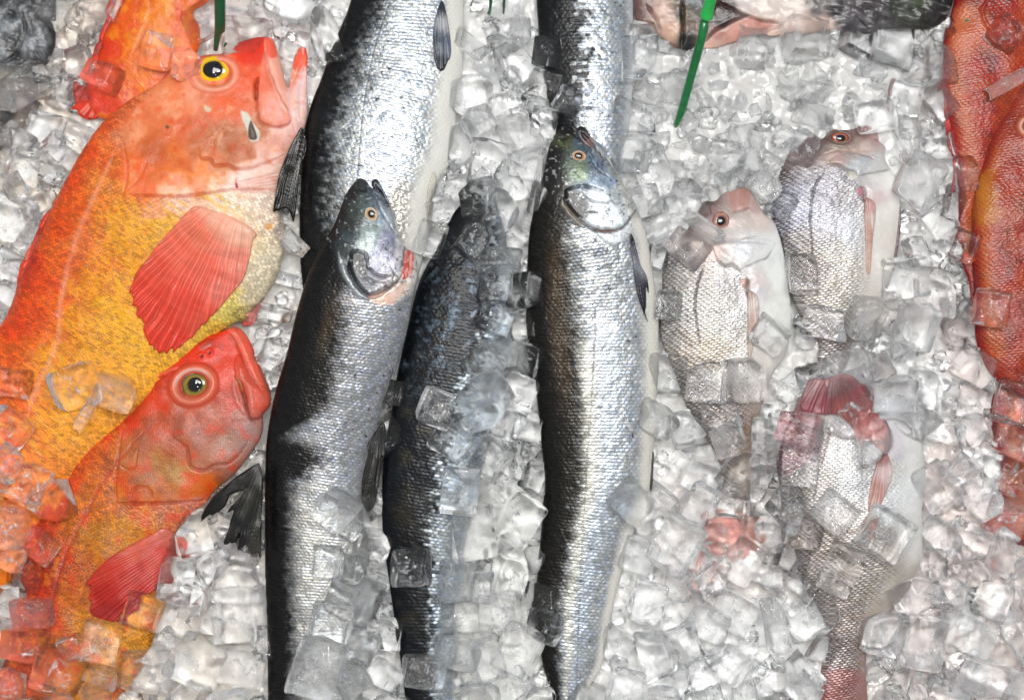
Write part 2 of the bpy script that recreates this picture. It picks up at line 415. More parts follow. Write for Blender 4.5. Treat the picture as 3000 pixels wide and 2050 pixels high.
def hms(X, Y):
    """smooth look-up of the height map"""
    A = HM
    for _ in range(1):
        A = (A + np.roll(A, 1, 0) + np.roll(A, -1, 0) + np.roll(A, 1, 1) + np.roll(A, -1, 1)) / 5
    fx = np.clip((X - HX0) / HG, 0, A.shape[1] - 1.01); fy = np.clip((Y - HY0) / HG, 0, A.shape[0] - 1.01)
    j = fx.astype(int); i = fy.astype(int); fx = fx - j; fy = fy - i
    return (A[i, j] * (1 - fx) + A[i, j + 1] * fx) * (1 - fy) + (A[i + 1, j] * (1 - fx) + A[i + 1, j + 1] * fx) * fy

def fin(name, outline, apex, nray, cols, parent, z0=None, off=4, amp=3.0, thick=5, zref=None, spread=None, edge=None, rough=.3, metal=0, zf=None, rag=0, sp=2.2, mat=None):
    """fin: rays fan out from the apex; cols = colour samples or one colour"""
    zr = form.zref if zref is None else zref
    if z0 is None and zf is None: zf = lambda X, Y: hms(X, Y) + off
    ax, ay = apex
    P = crom(outline, 6, True); th = np.arctan2(P[:, 1] - ay, P[:, 0] - ax); rr = np.hypot(P[:, 0] - ax, P[:, 1] - ay); rm = rr.max()
    w = ss(.55, .95, rr / rm) * rm * .035
    rr = rr + (vn(th * nray * 2.3, th * 0, 5) - .6) * w + (vn(th * nray * 6, th * 0, 9) - .5) * w * .6
    P = np.stack([ax + rr * np.cos(th), ay + rr * np.sin(th)], 1); outline = P
    an = np.unwrap(np.arctan2(P[:, 1] - ay, P[:, 0] - ax)); a0, a1 = an.min(), an.max()
    rmax = np.hypot(P[:, 0] - ax, P[:, 1] - ay).max()
    def paint(p):
        if isinstance(cols, str): p.c[:] = lin(cols)
        else: p.cmap(cols, warp=6)
        th = np.arctan2(p.Y - ay, p.X - ax); th = a0 + np.mod(th - a0 + .3, 2 * math.pi) - .3
        rr = np.hypot(p.X - ax, p.Y - ay)
        q = (th - a0) / (a1 - a0) * nray + (fbm(rr, th * 0, 60, 2, 3) - .5) * .5 + (fbm(th * 40, rr / 90, 3, 2, 13) - .5) * 2.2
        ray = .5 + .5 * np.cos(q * 2 * math.pi)
        fine = .5 + .5 * np.cos(q * 6 * math.pi + 1)
        g = ss(.08, .4, rr / rmax)
        p.z += (fbm(p.X, p.Y, 60, 2, 19) - .5) * amp * 2.0
        p.z += amp * (ray - .5) * g * (.5 + vn(q, q * 0, 31)) + amp * .25 * fine * g * ss(.5, 1, rr / rmax)
        sh = (1 - ray) * g
        p.c *= (1 - .28 * sh)[:, None]
        p.c = p.c * (.80 + .40 * fbm(q * 3, rr, 12, 3, 7))[:, None]
        p.r[:] = rough; p.m[:] = metal
    return form(name, outline, .5, z0 if z0 is not None else 0, paint, mat or M_FIN, parent, sp=sp, cap=thick, under=.5, zf=zf, zref=zr, write=False, smooth=False)

def eye(name, cx, cy, rx, ry, ang, rings, pup, parent, zc=None, off=2, dome=.55):
    """eyeball dome; rings = [(radius fraction, colour)], pupil is a part of the eye"""
    zr = form.zref
    if zc is None: zc = float(hms(np.array([cx]), np.array([cy]))[0])
    ca, sa = math.cos(ang), math.sin(ang)
    th = np.linspace(0, 2 * math.pi, 40, endpoint=False)
    def ell(r, dx=0, dy=0):
        return np.stack([cx + dx + r * (rx * np.cos(th) * ca - ry * np.sin(th) * sa), cy + dy + r * (rx * np.cos(th) * sa + ry * np.sin(th) * ca)], 1)
    def paint(p):
        u = ((p.X - cx) * ca + (p.Y - cy) * sa) / rx; v = (-(p.X - cx) * sa + (p.Y - cy) * ca) / ry
        r = np.hypot(u, v); a = np.arctan2(v, u); r = r + (fbm(p.X, p.Y, rx * .5, 3, 8) - .5) * .22 * ss(.3, .6, r)
        p.c[:] = lin(rings[0][1])
        for (r0, c0), (r1, c1) in zip(rings[:-1], rings[1:]):
            p.mix(c1, ss(r0, r1, r))
        p.c *= (.85 + .3 * fbm(a * 6, r * 9, 2.0, 3, 4))[:, None]
        p.r[:] = .12
    e = form(name, ell(1.0), dome * .8, zc + off - 3, paint, M_EYE, parent, sp=1.2, under=.8, zref=zr, smooth=False, write=False)
    dx, dy, pr = pup
    def pp(p): p.c[:] = lin('#0b0d14'); p.r[:] = .05
    topz = zc + off - 3 + dome * .8 * min(rx, ry) * math.sqrt(max(0.05, 1 - (math.hypot(dx, dy) / min(rx, ry)) ** 2)) * 1.0
    form('pupil', ell(pr, dx, dy), .35, topz - pr * min(rx, ry) * .12, pp, M_EYE, e, sp=1.0, under=.8, zref=zr, smooth=False, write=False)
    return e

# ------------------------------------------------------------------ SALMON
def salmon_paint(dl, vl, axis, dark, seed, silver='#aab2ba', white='#d9d8d2', back='#17191b', bandw=.10, blot=.5, extra=None, belly=.80, head=None, a=13.5, warm=.0, sil_metal=.50):
    DL = crom(dl, 4, False); VL = crom(vl, 4, False); AX = crom(axis, 4, False)
    def paint(p):
        X, Y = p.X, p.Y
        d1 = dist_poly(X, Y, DL)[0]; d2 = dist_poly(X, Y, VL)[0]; t = d1 / (d1 + d2 + 1e-6)
        dA, S, nx, ny = dist_poly(X, Y, AX); w = (d1 + d2)
        T = (t - .5) * np.maximum(w, 60)
        hid, hid2, ed, ls, lt = scales(S, T, a * .70, a, seed)
        th = dark(X, Y)
        n1 = fbm(X, Y, 55, 4, seed); n2 = fbm(X, Y, 16, 3, seed + 3)
        tt = t + (n1 - .5) * .22 * blot + (hid - .5) * .16 * blot + (n2 - .5) * .18 * blot
        kd = ss(th - bandw, th + bandw, tt)                       # 0 dark back, 1 silver
        kb = ss(belly - .06, belly + .06, t + (n1 - .5) * .05)        # white belly
        p.c[:] = lin(back); p.c *= (.6 + .9 * hid2)[:, None]
        p.m[:] = .45; p.r[:] = .36
        sil = lin(silver) * (.70 + .45 * hid)[:, None]
        tint = np.where((hid2 > .7)[:, None], np.array([.96, .99, 1.06]), np.array([1.04, 1.0, .95]))
        p.mix(sil * tint, kd); p.m = p.m * (1 - kd) + sil_metal * kd; p.r = p.r * (1 - kd) + (.30 + .1 * n1) * kd
        if warm: p.mix('#8d8468', kd * ss(.45, .7, n1) * warm)
        p.mix(white, kb); p.m *= (1 - .92 * kb); p.r = p.r * (1 - kb) + .42 * kb
        # overlap shadow lines and slope of every scale
        e = ss(.30, .03, ed); fl = (1 - .75 * kb)
        p.c *= (1 - (.72 - .25 * kd) * e * fl * (.55 + .45 * ss(-.5, .5, ls)))[:, None]
        p.z += (.8 * ls - .8 * (lt * lt + ls * ls) + .7 * (hid - .5) * lt * 2 + .7 * (hid2 - .5) * ls * 2) * fl * (.7 + .6 * n2)
        p.z += (n1 - .5) * 5
        # little dark flecks
        f = ss(.80, .86, fbm(X, Y, 9, 2, seed + 31)) * (1 - kb) * kd
        p.mix('#20242a', f * .8)
        p.t = t; p.S = S; p.kd = kd; p.n1 = n1; p.n2 = n2; p.hid = hid
        if extra: extra(p)
        if head: head(p)
    return paint

def lat_line(p, pts, w=2.2, a=.55):
    i = p.near(pts, 10); X = p.X[i]; Y = p.Y[i]
    d, S, _, _ = dist_poly(X, Y, crom(pts, 4, False))
    g = np.exp(-(d / w) ** 2) * (.5 + .5 * np.cos(S / 6.5 * 2 * math.pi)); p.mix('#23282e', g * a, i); p.z[i] -= g * 1.5

# --- large silver salmon, top
D_dl = [(1040, -260), (1034, -60)] + C(*K3, [(500, 40), (470, 110), (420, 230), (380, 350), (340, 450), (310, 550), (295, 650), (285, 800), (275, 1000), (275, 1150), (290, 1330)]) + [(905, 950), (950, 1080)]
D_vl = [(1345, -260), (1358, -60)] + C(*K3, [(1045, 0), (1045, 150), (1035, 350), (1010, 500), (1003, 650), (960, 800), (905, 900), (880, 1060)]) + [(1225, 800), (1170, 950), (1100, 1080)]
D_head = [(1300, -420), (1180, -480), (1080, -400)]
r = thing('whole_salmon', 'large bright silver salmon with a broad white belly and black back fin', 'salmon', 'salmon laid on the ice')
def fleck(p, pts, rad, col='#252a30', a=.85):
    for x, y in pts:
        i = p.near([(x, y)], rad * 3)
        q = np.hypot(p.X[i] - x, (p.Y[i] - y) * 1.4) + (fbm(p.X[i], p.Y[i], 8, 2, 3) - .5) * rad * 1.6
        p.mix(col, ss(rad, rad * .4, q) * a, i)
def D_extra(p):
    lat_line(p, C(*K3, [(700, 20), (640, 200), (600, 380), (575, 560), (558, 760), (545, 900), (530, 1000)]))
    fleck(p, C(*K3, [(650, 470), (700, 325), (760, 465), (620, 420), (665, 345), (570, 775), (790, 380)]), 9)
    # yellowish wash low on the belly and rough flank
    k = ss(.62, .74, p.t) * ss(.9, .78, p.t) * ss(480, 600, p.Y)
    p.mix('#cfc6b4', k * .5); p.z += k * (fbm(p.X, p.Y, 9, 2, 77) - .5) * 6
D_axis = [(1190, -400), (1195, -60), (1180, 200), (1130, 420), (1075, 650), (1050, 900), (1030, 1100)]
D = form('body', D_dl + D_vl[::-1] + D_head, .36, 42, salmon_paint(D_dl, D_vl, D_axis, lambda X, Y: .27 + .10 * ss(500, 900, Y) + .06 * ss(150, 0, Y), 11, silver='#aeb6bd', white='#dcdcd6', belly=.84, bandw=.14, blot=.62, extra=D_extra), M_SAL, r, under=.55, sp=2.0)
fin('pectoral_fin', C(*K3, [(945, 8), (965, 60), (985, 190), (985, 260), (965, 310), (938, 335), (915, 300), (905, 220), (908, 130), (925, 50)]), (700 + 940 * .63, -60), 9, Cs(*K3, [(940, 20, '#2d3340'), (915, 200, '#2a3038'), (940, 300, '#262c34'), (960, 200, '#4e5c70'), (975, 120, '#a8aab0'), (985, 230, '#6f7885')]), r, amp=2.2, off=3)
fin('pelvic_fin', C(*K3, [(905, 800), (920, 840), (905, 930), (890, 1030), (885, 1068), (872, 1040), (872, 960), (880, 880)]), (700 + 930 * .63, 400), 5, '#cfccc2', r, amp=1.2, off=2)
fin('dorsal_fin', C(*K3, [(300, 600), (322, 690), (290, 800), (275, 930), (262, 1028), (238, 990), (225, 975), (200, 985), (170, 978), (172, 930), (190, 830), (230, 720), (270, 640)]), (700 + 330 * .63, 300), 12, '#06080b', r, z0=112, amp=4, thick=6, rough=.22)

# --- salmon with the open mouth, centre left
E_dl = C(*K3, [(540, 850), (500, 905), (480, 960), (440, 1060), (380, 1160), (320, 1290), (270, 1450), (235, 1588)]) + C(*K4, [(208, 60), (150, 250), (110, 480), (104, 700), (105, 1000), (115, 1300), (118, 1588)]) + [(790, 2300)]
E_vl = C(*K3, [(655, 860), (700, 950), (738, 1075), (775, 1150), (822, 1190), (830, 1290), (805, 1420), (770, 1588)]) + C(*K4, [(690, 110), (640, 270), (600, 400), (560, 560), (540, 740), (560, 1000), (560, 1300), (540, 1588)]) + [(1040, 2300)]
E_top = C(*KE, [(640, 380), (560, 240), (455, 180), (400, 110), (345, 85), (290, 105)])
E_low_jaw = C(*KE, [(455, 150), (462, 105), (490, 88), (525, 105), (570, 190), (640, 330), (700, 480), (740, 640), (770, 760), (700, 720), (620, 560), (560, 330), (500, 230)])
r = thing('whole_salmon', 'slim salmon with open mouth and red gill, head resting on the large silver salmon', 'salmon', 'salmon laid on the ice')
def E_head(p):
    arc = C(*KE, [(-200, 600), (60, 760), (130, 900), (190, 1080), (270, 1200), (420, 1310), (560, 1380), (700, 1370), (850, 1260), (930, 1120), (1100, 900), (1100, -100), (-200, -100)])
    i = p.near(arc, 30); X, Y = p.X[i], p.Y[i]
    d = dist_poly(X, Y, arc, True)[0]; sd = np.where(inside(X, Y, arc), d, -d); k = np.zeros(len(p.X)); k[i] = ss(-14, 10, sd + (fbm(X, Y, 12, 3, 4) - .5) * 16)
    S = [(340, 130, '#34393c'), (250, 250, '#262525'), (150, 450, '#221e1d'), (60, 620, '#1c1816'), (400, 300, '#465254'), (300, 450, '#39423f'), (470, 620, '#8f9c9a'), (430, 780, '#a4b0b0'), (600, 500, '#93a4b3'), (650, 700, '#868aa2'), (650, 900, '#9798ac'), (550, 850, '#85889a'), (700, 1000, '#b0b0ba'), (330, 900, '#1e2428'), (350, 1050, '#242a30'), (450, 1180, '#484e56'), (600, 1150, '#8c8890'), (250, 700, '#39444a'), (150, 850, '#353b3c'), (700, 1200, '#d0c8c0'), (600, 1330, '#d8b8a8'), (800, 1250, '#d8d4cc'), (880, 1120, '#e0dcd8'), (740, 700, '#b8bcb8'), (620, 330, '#6a6e78'), (520, 230, '#56606c'), (680, 500, '#b0b4b8'), (230, 560, '#2e302f'), (520, 1080, '#7e7f8c'), (780, 900, '#bdb7bd')]
    p.cmap(Cs(*KE, S), warp=9, eps=8, p=2.2, m=k)
    q = fbm(X, Y, 11, 4, 61) - .5; q2 = fbm(X * 1.0, Y * .35, 7, 3, 62) - .5; p.c[i] *= (1 + (q * 1.0 + q2 * .7) * k[i])[:, None]
    p.mix('#d9dde0', k[i] * ss(.66, .80, fbm(X, Y, 9, 3, 64)) * .5, i); p.mix('#15171a', k[i] * ss(.70, .80, fbm(X, Y, 7, 2, 66)) * .7, i); p.z[i] += q * 5 * k[i]
    p.m = p.m * (1 - k) + .18 * k; p.r = p.r * (1 - k) + .3 * k; p.z *= (1 - .85 * k)
    p.area(C(*KE, [(250, 880), (300, 830), (420, 860), (440, 960), (470, 1060), (600, 1110), (760, 1040), (760, 1150), (640, 1220), (480, 1300), (400, 1270), (300, 1150), (250, 1020)]), 5, h=5, step=3)
    p.area(C(*KE, [(390, 600), (550, 600), (540, 740), (480, 860), (400, 800), (370, 680)]), 6, h=3, col='#9fb0ae', a=.4)
    p.line(C(*KE, [(245, 900), (250, 1040), (310, 1180), (430, 1290), (520, 1300), (640, 1220), (760, 1120), (770, 1030)]), 4.5, 9, '#151517', .9)
    p.line(C(*KE, [(130, 860), (180, 1020), (250, 1160), (360, 1290), (440, 1330)]), 8, -6, '#b9c4c8', .75)
    p.line(C(*KE, [(390, 830), (430, 950), (450, 1020), (560, 1100), (640, 1095), (700, 1090)]), 2.5, 3, '#42454e', .7)
    p.line(C(*KE, [(660, 1010), (700, 1060), (690, 1140), (650, 1220)]), 1.6, 2, '#3a3234', .7)
    p.line(C(*KE, [(510, 300), (560, 440), (640, 560), (700, 650)]), 3, 4, '#30343a', .85)
    p.line(C(*KE, [(480, 230), (600, 330), (680, 460), (705, 640)]), 3, 3, '#555a64', .6)
    p.area(C(*KE, [(540, 330), (600, 380), (680, 480), (705, 620), (660, 590), (590, 480)]), 4, h=3.5, col='#98a6b4', a=.5)
    i, kk, sd = p.area(C(*KE, [(820, 770), (850, 770), (880, 840), (895, 950), (880, 1060), (830, 1130), (780, 1120), (790, 1000), (800, 880)]), 5, col='#c4473a', a=.9, wob=10)
    p.mix('#ecb4a8', kk * ss(.42, .6, fbm(p.X[i] * 2.2, p.Y[i], 12, 3, 9)) * .75, i); p.mix('#7c1812', kk * ss(.6, .75, fbm(p.X[i] * 2.5, p.Y[i], 9, 2, 19)) * .6, i)
    p.line(C(*KE, [(800, 790), (790, 900), (780, 1010)]), 3.5, 6, '#3a1614', .9)
    p.area(C(*KE, [(440, 1310), (640, 1250), (760, 1170), (850, 1180), (740, 1330), (600, 1390), (500, 1370)]), 8, col='#dfb9a8', a=.6)
    p.area(C(*KE, [(320, 190), (400, 190), (420, 235), (360, 240)]), 5, h=-3, col='#101214', a=.8)
def E_extra(p):
    # dark saddle across the back with a crisp lower border, bronze sheen near the back
    p.mix('#4f4332', ss(.22, .3, p.t) * ss(.42, .34, p.t) * ss(840, 930, p.Y) * ss(1080, 980, p.Y) * .35)
    p.mix('#c9c8bb', .30 * p.kd * ss(1350, 1550, p.Y))
E_axis = [(1075, 540), (1060, 700), (1035, 900), (1000, 1150), (945, 1450), (915, 1750), (905, 2300)]
def E_dark(X, Y):
    w = .52 + .06 * ss(1000, 1250, Y)
    w = w - .26 * ss(1330, 1420, Y + (fbm(X, Y, 60, 3, 5) - .5) * 120)
    w = w - .36 * np.exp(-((Y - 1275 + (X - 850) * .2) / 38) ** 2)
    w = w - .12 * np.exp(-((Y - 870) / 40.) ** 2) * (X > 0)
    return w
E = form('body', E_dl[::-1] + E_top[::-1] + E_vl, .40, 60, salmon_paint(E_dl, E_vl, E_axis, E_dark, 23, silver='#a2a7af', white='#c9cbd0', back='#141415', belly=1.02, bandw=.13, blot=.34, extra=E_extra, head=E_head, a=12.5), M_SAL, r,
         zf=lambda X, Y: 62 + 72 * ss(1500, 650, Y), under=.6, sp=2.0)
zE = form.zref
def jaw_p(p):
    p.cmap(Cs(*KE, [(500, 110, '#23242c'), (520, 200, '#30303a'), (590, 300, '#4c4c58'), (560, 150, '#70757c'), (650, 400, '#a4a9ac'), (700, 600, '#b9bdba'), (620, 420, '#565864')]), warp=3, eps=6)
    p.r[:] = .25
    p.line(C(*KE, [(500, 150), (570, 290), (650, 460)]), 5, 7, '#1c1a20', .7)
form('lower_jaw', E_low_jaw, .42, 118, jaw_p, M_SAL, r, sp=1.6, zref=zE, under=.5)
eye('eye', 960 + 465 * .2833, 500 + 465 * .2833, 19.5, 22.5, -.5, [(.0, '#15181c'), (.40, '#15181c'), (.52, '#a8805c'), (.74, '#c8ad90'), (.9, '#cfc4b2'), (1.0, '#20262a')], (1, -1, .5), r)
fin('pectoral_fin', C(*K3, [(745, 1455), (757, 1470), (752, 1530), (735, 1588)]) + C(*K4, [(712, 20), (700, 100), (690, 150), (678, 120), (684, 40)]) + C(*K3, [(718, 1588), (722, 1520)]), (1180, 800), 5, Cs(*K3, [(750, 1460, '#0c0e12'), (735, 1560, '#171a22'), (745, 1588, '#8f95a4'), (725, 1570, '#0c0e12')]), r, amp=1.5, zf=lambda X, Y: hms(X, Y) * 0 + 112, thick=4)
fin('dorsal_fin', C(*KN, [(790, 40), (830, 300), (815, 600), (810, 900), (800, 1270), (770, 1230), (740, 1240), (700, 1220), (640, 1190), (600, 1140), (555, 1150), (500, 1140), (520, 950), (470, 1090), (400, 1095), (330, 1100), (310, 1060), (370, 900), (400, 780), (440, 650), (350, 690), (420, 580), (560, 440), (570, 380), (400, 450), (330, 590), (200, 690), (90, 730), (35, 775), (0, 760), (60, 620), (160, 480), (290, 360), (440, 230), (640, 90), (720, 50)]), (800, 1290), 22,
    Cs(*KN, [(700, 100, '#1d1f1c'), (750, 300, '#33372e'), (700, 500, '#3b4036'), (780, 800, '#3c4234'), (600, 800, '#262a2c'), (700, 1100, '#68645a'), (400, 1000, '#3a3430'), (500, 300, '#12171c'), (200, 600, '#0b0f14'), (350, 500, '#10151b'), (60, 720, '#1a1416'), (550, 1000, '#14161c'), (480, 520, '#0d0d0d')], .5), r, z0=134, amp=4, thick=5, rough=.28)
fin('anal_fin', [(1122, 1240), (1130, 1300), (1112, 1390), (1098, 1470), (1085, 1500), (1065, 1480), (1055, 1420), (1070, 1340), (1095, 1270)], (1130, 1150), 9, '#1a1a17', r, z0=78, amp=4, thick=5)

# --- dark salmon between the two, head under ice
F_dl = C(*KF, [(1075, 436), (1030, 480), (990, 560), (950, 640), (925, 740), (900, 850), (885, 950), (868, 1050), (866, 1200), (885, 1350), (918, 1588)]) + [(1200, 2300)]
F_vl = C(*KF, [(1100, 436), (1125, 470), (1150, 560), (1165, 680), (1160, 780), (1140, 880), (1110, 1000), (1075, 1130), (1050, 1250), (1035, 1400), (1030, 1588)]) + [(1325, 2300)]
r = thing('whole_salmon', 'dark backed salmon whose head is buried under ice cubes, squeezed between two other salmon', 'salmon', 'salmon laid on the ice')
def F_extra(p):
    p.mix(lin('#4e4632') * (.4 + 1.0 * p.hid)[:, None], .6 * ss(.50, .8, fbm(p.X, p.Y, 70, 3, 52)) * .45 * ss(.03, .15, p.t) * ss(.5, .3, p.t))
    p.mix(lin('#627486') * (.3 + .9 * p.hid)[:, None], ss(.40, .75, fbm(p.X, p.Y * .6, 22, 3, 51)) * ss(660, 800, p.Y) * ss(1230, 1050, p.Y) * ss(.9, .6, p.t) * ss(.25, .75, p.hid) * .45)
F_axis = [(1410, 560), (1370, 850), (1320, 1150), (1260, 1450), (1215, 1750), (1230, 2300)]
form('body', F_dl[::-1] + F_vl, .40, 48, salmon_paint(F_dl, F_vl, F_axis, lambda X, Y: .80 - .18 * ss(850, 1300, Y) , 37, silver='#a2adb5', white='#ccd2d4', back='#0c131a', belly=.98, bandw=.10, blot=.75, extra=F_extra, a=14.5), M_SAL, r, under=.6, sp=2.0)

# --- salmon at the top right of centre
G_dl = [(1566, -300), (1570, -40), (1576, 60), (1581, 129), (1595, 230), (1610, 330), (1640, 460), (1665, 560), (1690, 650)]
G_vl = [(1850, -300), (1856, -40), (1860, 100), (1859, 194), (1850, 330), (1838, 430), (1822, 540), (1790, 620), (1750, 680)]
r = thing('whole_salmon', 'salmon with mottled black back, lying under the head of the salmon with steel blue cheek', 'salmon', 'salmon laid on the ice')
form('body', G_dl + G_vl[::-1] + [(1800, -420), (1620, -420)], .40, 30, salmon_paint(G_dl, G_vl, [(1715, -400), (1715, 100), (1725, 400), (1720, 680)], lambda X, Y: .46 - .10 * ss(150, 420, Y), 41, silver='#aeb6be', white='#c9cdd2', back='#15181c', belly=.93, bandw=.09, blot=1.25, a=14.5), M_SAL, r, under=.6, sp=2.0)

# --- large salmon with steel blue cheek, centre right
H_dl = C(*K5, [(228, 596), (200, 625), (170, 690), (140, 830), (100, 980), (80, 1090), (70, 1250), (66, 1400)]) + C(*KF, [(1198, 760), (1215, 870), (1228, 1000), (1235, 1100), (1225, 1250), (1215, 1380), (1230, 1500), (1250, 1588)]) + [(1640, 2300)]
H_vl = C(*K5, [(400, 690), (460, 765), (520, 865), (570, 945), (610, 1040), (640, 1150), (665, 1300), (685, 1450)]) + C(*K7, [(655, 0), (652, 150), (642, 300), (630, 500), (615, 660), (560, 800), (500, 1000), (460, 1150), (430, 1300), (400, 1450), (330, 1588)]) + [(1690, 2300)]
H_top = C(*KH, [(610, 330), (550, 245), (440, 180), (350, 115), (300, 62), (262, 60)])
H_jaw = C(*KH, [(388, 110), (400, 70), (430, 52), (470, 75), (520, 150), (590, 200), (650, 300), (700, 420), (660, 420), (590, 330), (540, 250), (450, 190), (410, 150)])
r = thing('whole_salmon', 'heavy salmon with steel blue cheek and long silver flank, lying beside the two sea bream', 'salmon', 'salmon laid on the ice')
def H_head(p):
    arc = C(*KH, [(-100, 620), (200, 640), (290, 700), (380, 800), (500, 850), (620, 985), (750, 960), (840, 800), (900, 650), (1200, 500), (1200, -60), (-100, -60)])
    i = p.near(arc, 30); X, Y = p.X[i], p.Y[i]
    d = dist_poly(X, Y, arc, True)[0]; sd = np.where(inside(X, Y, arc), d, -d); k = np.zeros(len(p.X)); k[i] = ss(-10, 10, sd + (fbm(X, Y, 12, 3, 4) - .5) * 14)
    S = [(300, 100, '#181814'), (290, 160, '#4a5034'), (200, 300, '#121210'), (160, 600, '#131211'), (100, 750, '#141210'), (250, 450, '#161514'), (420, 180, '#4c5a64'), (420, 370, '#566454'), (430, 440, '#73866c'), (550, 350, '#64748a'), (550, 500, '#8a9ab0'), (500, 420, '#76838f'), (650, 480, '#8f9fb4'), (700, 420, '#7d7f7c'), (550, 600, '#dce4ea'), (600, 750, '#dfe7ed'), (700, 720, '#dbe3e9'), (720, 800, '#d0d8dc'), (410, 700, '#191714'), (400, 600, '#222424'), (300, 550, '#1a1918'), (720, 600, '#b0b8be'), (830, 650, '#c8cac6'), (880, 750, '#d0ccc6'), (700, 920, '#dde4ea'), (600, 930, '#cfd6da'), (620, 290, '#8a8a90'), (730, 440, '#c8c8b8'), (520, 820, '#b8c0c6'), (470, 280, '#5b6a78'), (780, 560, '#c6c4bc'), (450, 540, '#596572')]
    p.cmap(Cs(*KH, S), warp=9, eps=8, p=2.4, m=k)
    q = fbm(X, Y, 11, 4, 61) - .5; q2 = fbm(X * 1.0, Y * .35, 7, 3, 62) - .5; p.c[i] *= (1 + (q * 1.0 + q2 * .7) * k[i])[:, None]
    p.mix('#d9dde0', k[i] * ss(.66, .80, fbm(X, Y, 9, 3, 64)) * .5, i); p.mix('#15171a', k[i] * ss(.70, .80, fbm(X, Y, 7, 2, 66)) * .7, i); p.z[i] += q * 5 * k[i]
    p.m = p.m * (1 - k) + .18 * k; p.r = p.r * (1 - k) + .3 * k; p.z *= (1 - .85 * k)
    p.area(C(*KH, [(310, 560), (440, 520), (600, 560), (760, 600), (850, 690), (820, 780), (740, 850), (620, 870), (500, 840), (400, 770), (320, 680)]), 5, h=5, step=3)
    p.line(C(*KH, [(300, 560), (310, 660), (390, 770), (500, 850), (620, 875), (720, 855), (800, 790), (850, 700), (880, 670)]), 4.5, 9, '#121110', .92)
    p.line(C(*KH, [(520, 858), (600, 872), (690, 868)]), 5, 0, '#6a3a24', .8)
    p.line(C(*KH, [(280, 620), (300, 690), (390, 790), (480, 848)]), 7, -6, '#a49a8c', .8)
    p.line(C(*KH, [(460, 610), (520, 645), (620, 655), (660, 640), (700, 665), (750, 640)]), 2.4, 2.5, '#66707a', .7)
    p.line(C(*KH, [(480, 728), (520, 726), (560, 738)]), 2, 2, '#23262a', .8, taper=True)
    p.line(C(*KH, [(540, 880), (620, 960), (700, 985), (760, 950)]), 2, 2, '#8a939a', .6)
    p.line(C(*KH, [(440, 190), (490, 290), (560, 400), (660, 470)]), 3, 3.5, '#2c3238', .75)
    p.area(C(*KH, [(375, 330), (470, 330), (490, 430), (440, 465), (390, 410)]), 6, h=2.5, col='#78896c', a=.35)
    p.area(C(*KH, [(240, 140), (300, 125), (340, 150), (280, 180)]), 5, h=-3, col='#0d0f0d', a=.7)
def H_extra(p):
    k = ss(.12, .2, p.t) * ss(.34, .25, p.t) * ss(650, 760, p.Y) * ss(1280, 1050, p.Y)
    p.mix(lin('#4a3a28') * (.4 + .8 * p.hid)[:, None], k * .45)  # brown reflection along the back, painted into the skin colour
    cream = np.exp(-((p.t - .44) / .06) ** 2) * ss(950, 1100, p.Y)
    p.mix(lin('#cfcec2') * (.7 + .4 * p.hid)[:, None], cream * .6)
    blue = np.exp(-((p.t - .60) / .09) ** 2) * ss(900, 1000, p.Y)
    p.mix(lin('#a9b6c6') * (.7 + .4 * p.hid)[:, None], blue * .55)
    # grey smoky weave on the shoulder
    q = ss(.5, .62, fbm(p.X + p.Y * .4, p.Y - p.X * .4, 22, 3, 91)) * ss(.3, .4, p.t) * ss(.8, .65, p.t) * ss(700, 740, p.Y) * ss(920, 840, p.Y)
    p.mix('#3b4048', q * .75)
    lat_line(p, [(1745, 900), (1738, 1100), (1722, 1300), (1710, 1500), (1700, 1750), (1690, 2040)], 2.4, .7)
    fleck(p, [(1780, 1062), (1775, 1340), (1690, 1500), (1735, 1610), (1700, 1700), (1760, 1190), (1660, 1480), (1720, 1560)], 10, '#4a525c', .6)
def H_dark(X, Y): return .38 + .04 * ss(700, 1000, Y) - .12 * ss(1400, 2000, Y)
H_axis = [(1680, 380), (1700, 600), (1735, 850), (1745, 1100), (1745, 1400), (1710, 1700), (1670, 2050), (1665, 2300)]
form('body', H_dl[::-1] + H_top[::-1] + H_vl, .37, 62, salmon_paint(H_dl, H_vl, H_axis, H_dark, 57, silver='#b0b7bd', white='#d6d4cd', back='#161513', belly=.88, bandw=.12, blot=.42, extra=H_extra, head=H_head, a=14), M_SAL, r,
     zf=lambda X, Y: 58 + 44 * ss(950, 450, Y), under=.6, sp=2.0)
zH = form.zref
def jaw_p2(p):
    p.cmap(Cs(*KH, [(430, 80, '#1a1a1e'), (400, 120, '#3c4046'), (470, 130, '#3a2e32'), (500, 180, '#8a6a6c'), (560, 190, '#707a84'), (640, 340, '#b4b8b4'), (590, 300, '#7c838c')]), warp=3, eps=6)
    p.r[:] = .25
    p.line(C(*KH, [(430, 100), (480, 160), (540, 230)]), 6, 8, '#2e1d20', .75)
form('lower_jaw', H_jaw, .42, 96, jaw_p2, M_SAL, r, sp=1.6, zref=zH, under=.5)
eye('eye', 1540 + 410 * .3777, 350 + 293 * .3777, 21.5, 16, .25, [(.0, '#15181c'), (.42, '#15181c'), (.54, '#8c6048'), (.74, '#bf9a7c'), (.92, '#cdb698'), (1.0, '#23282a')], (-1, 0, .5), r)
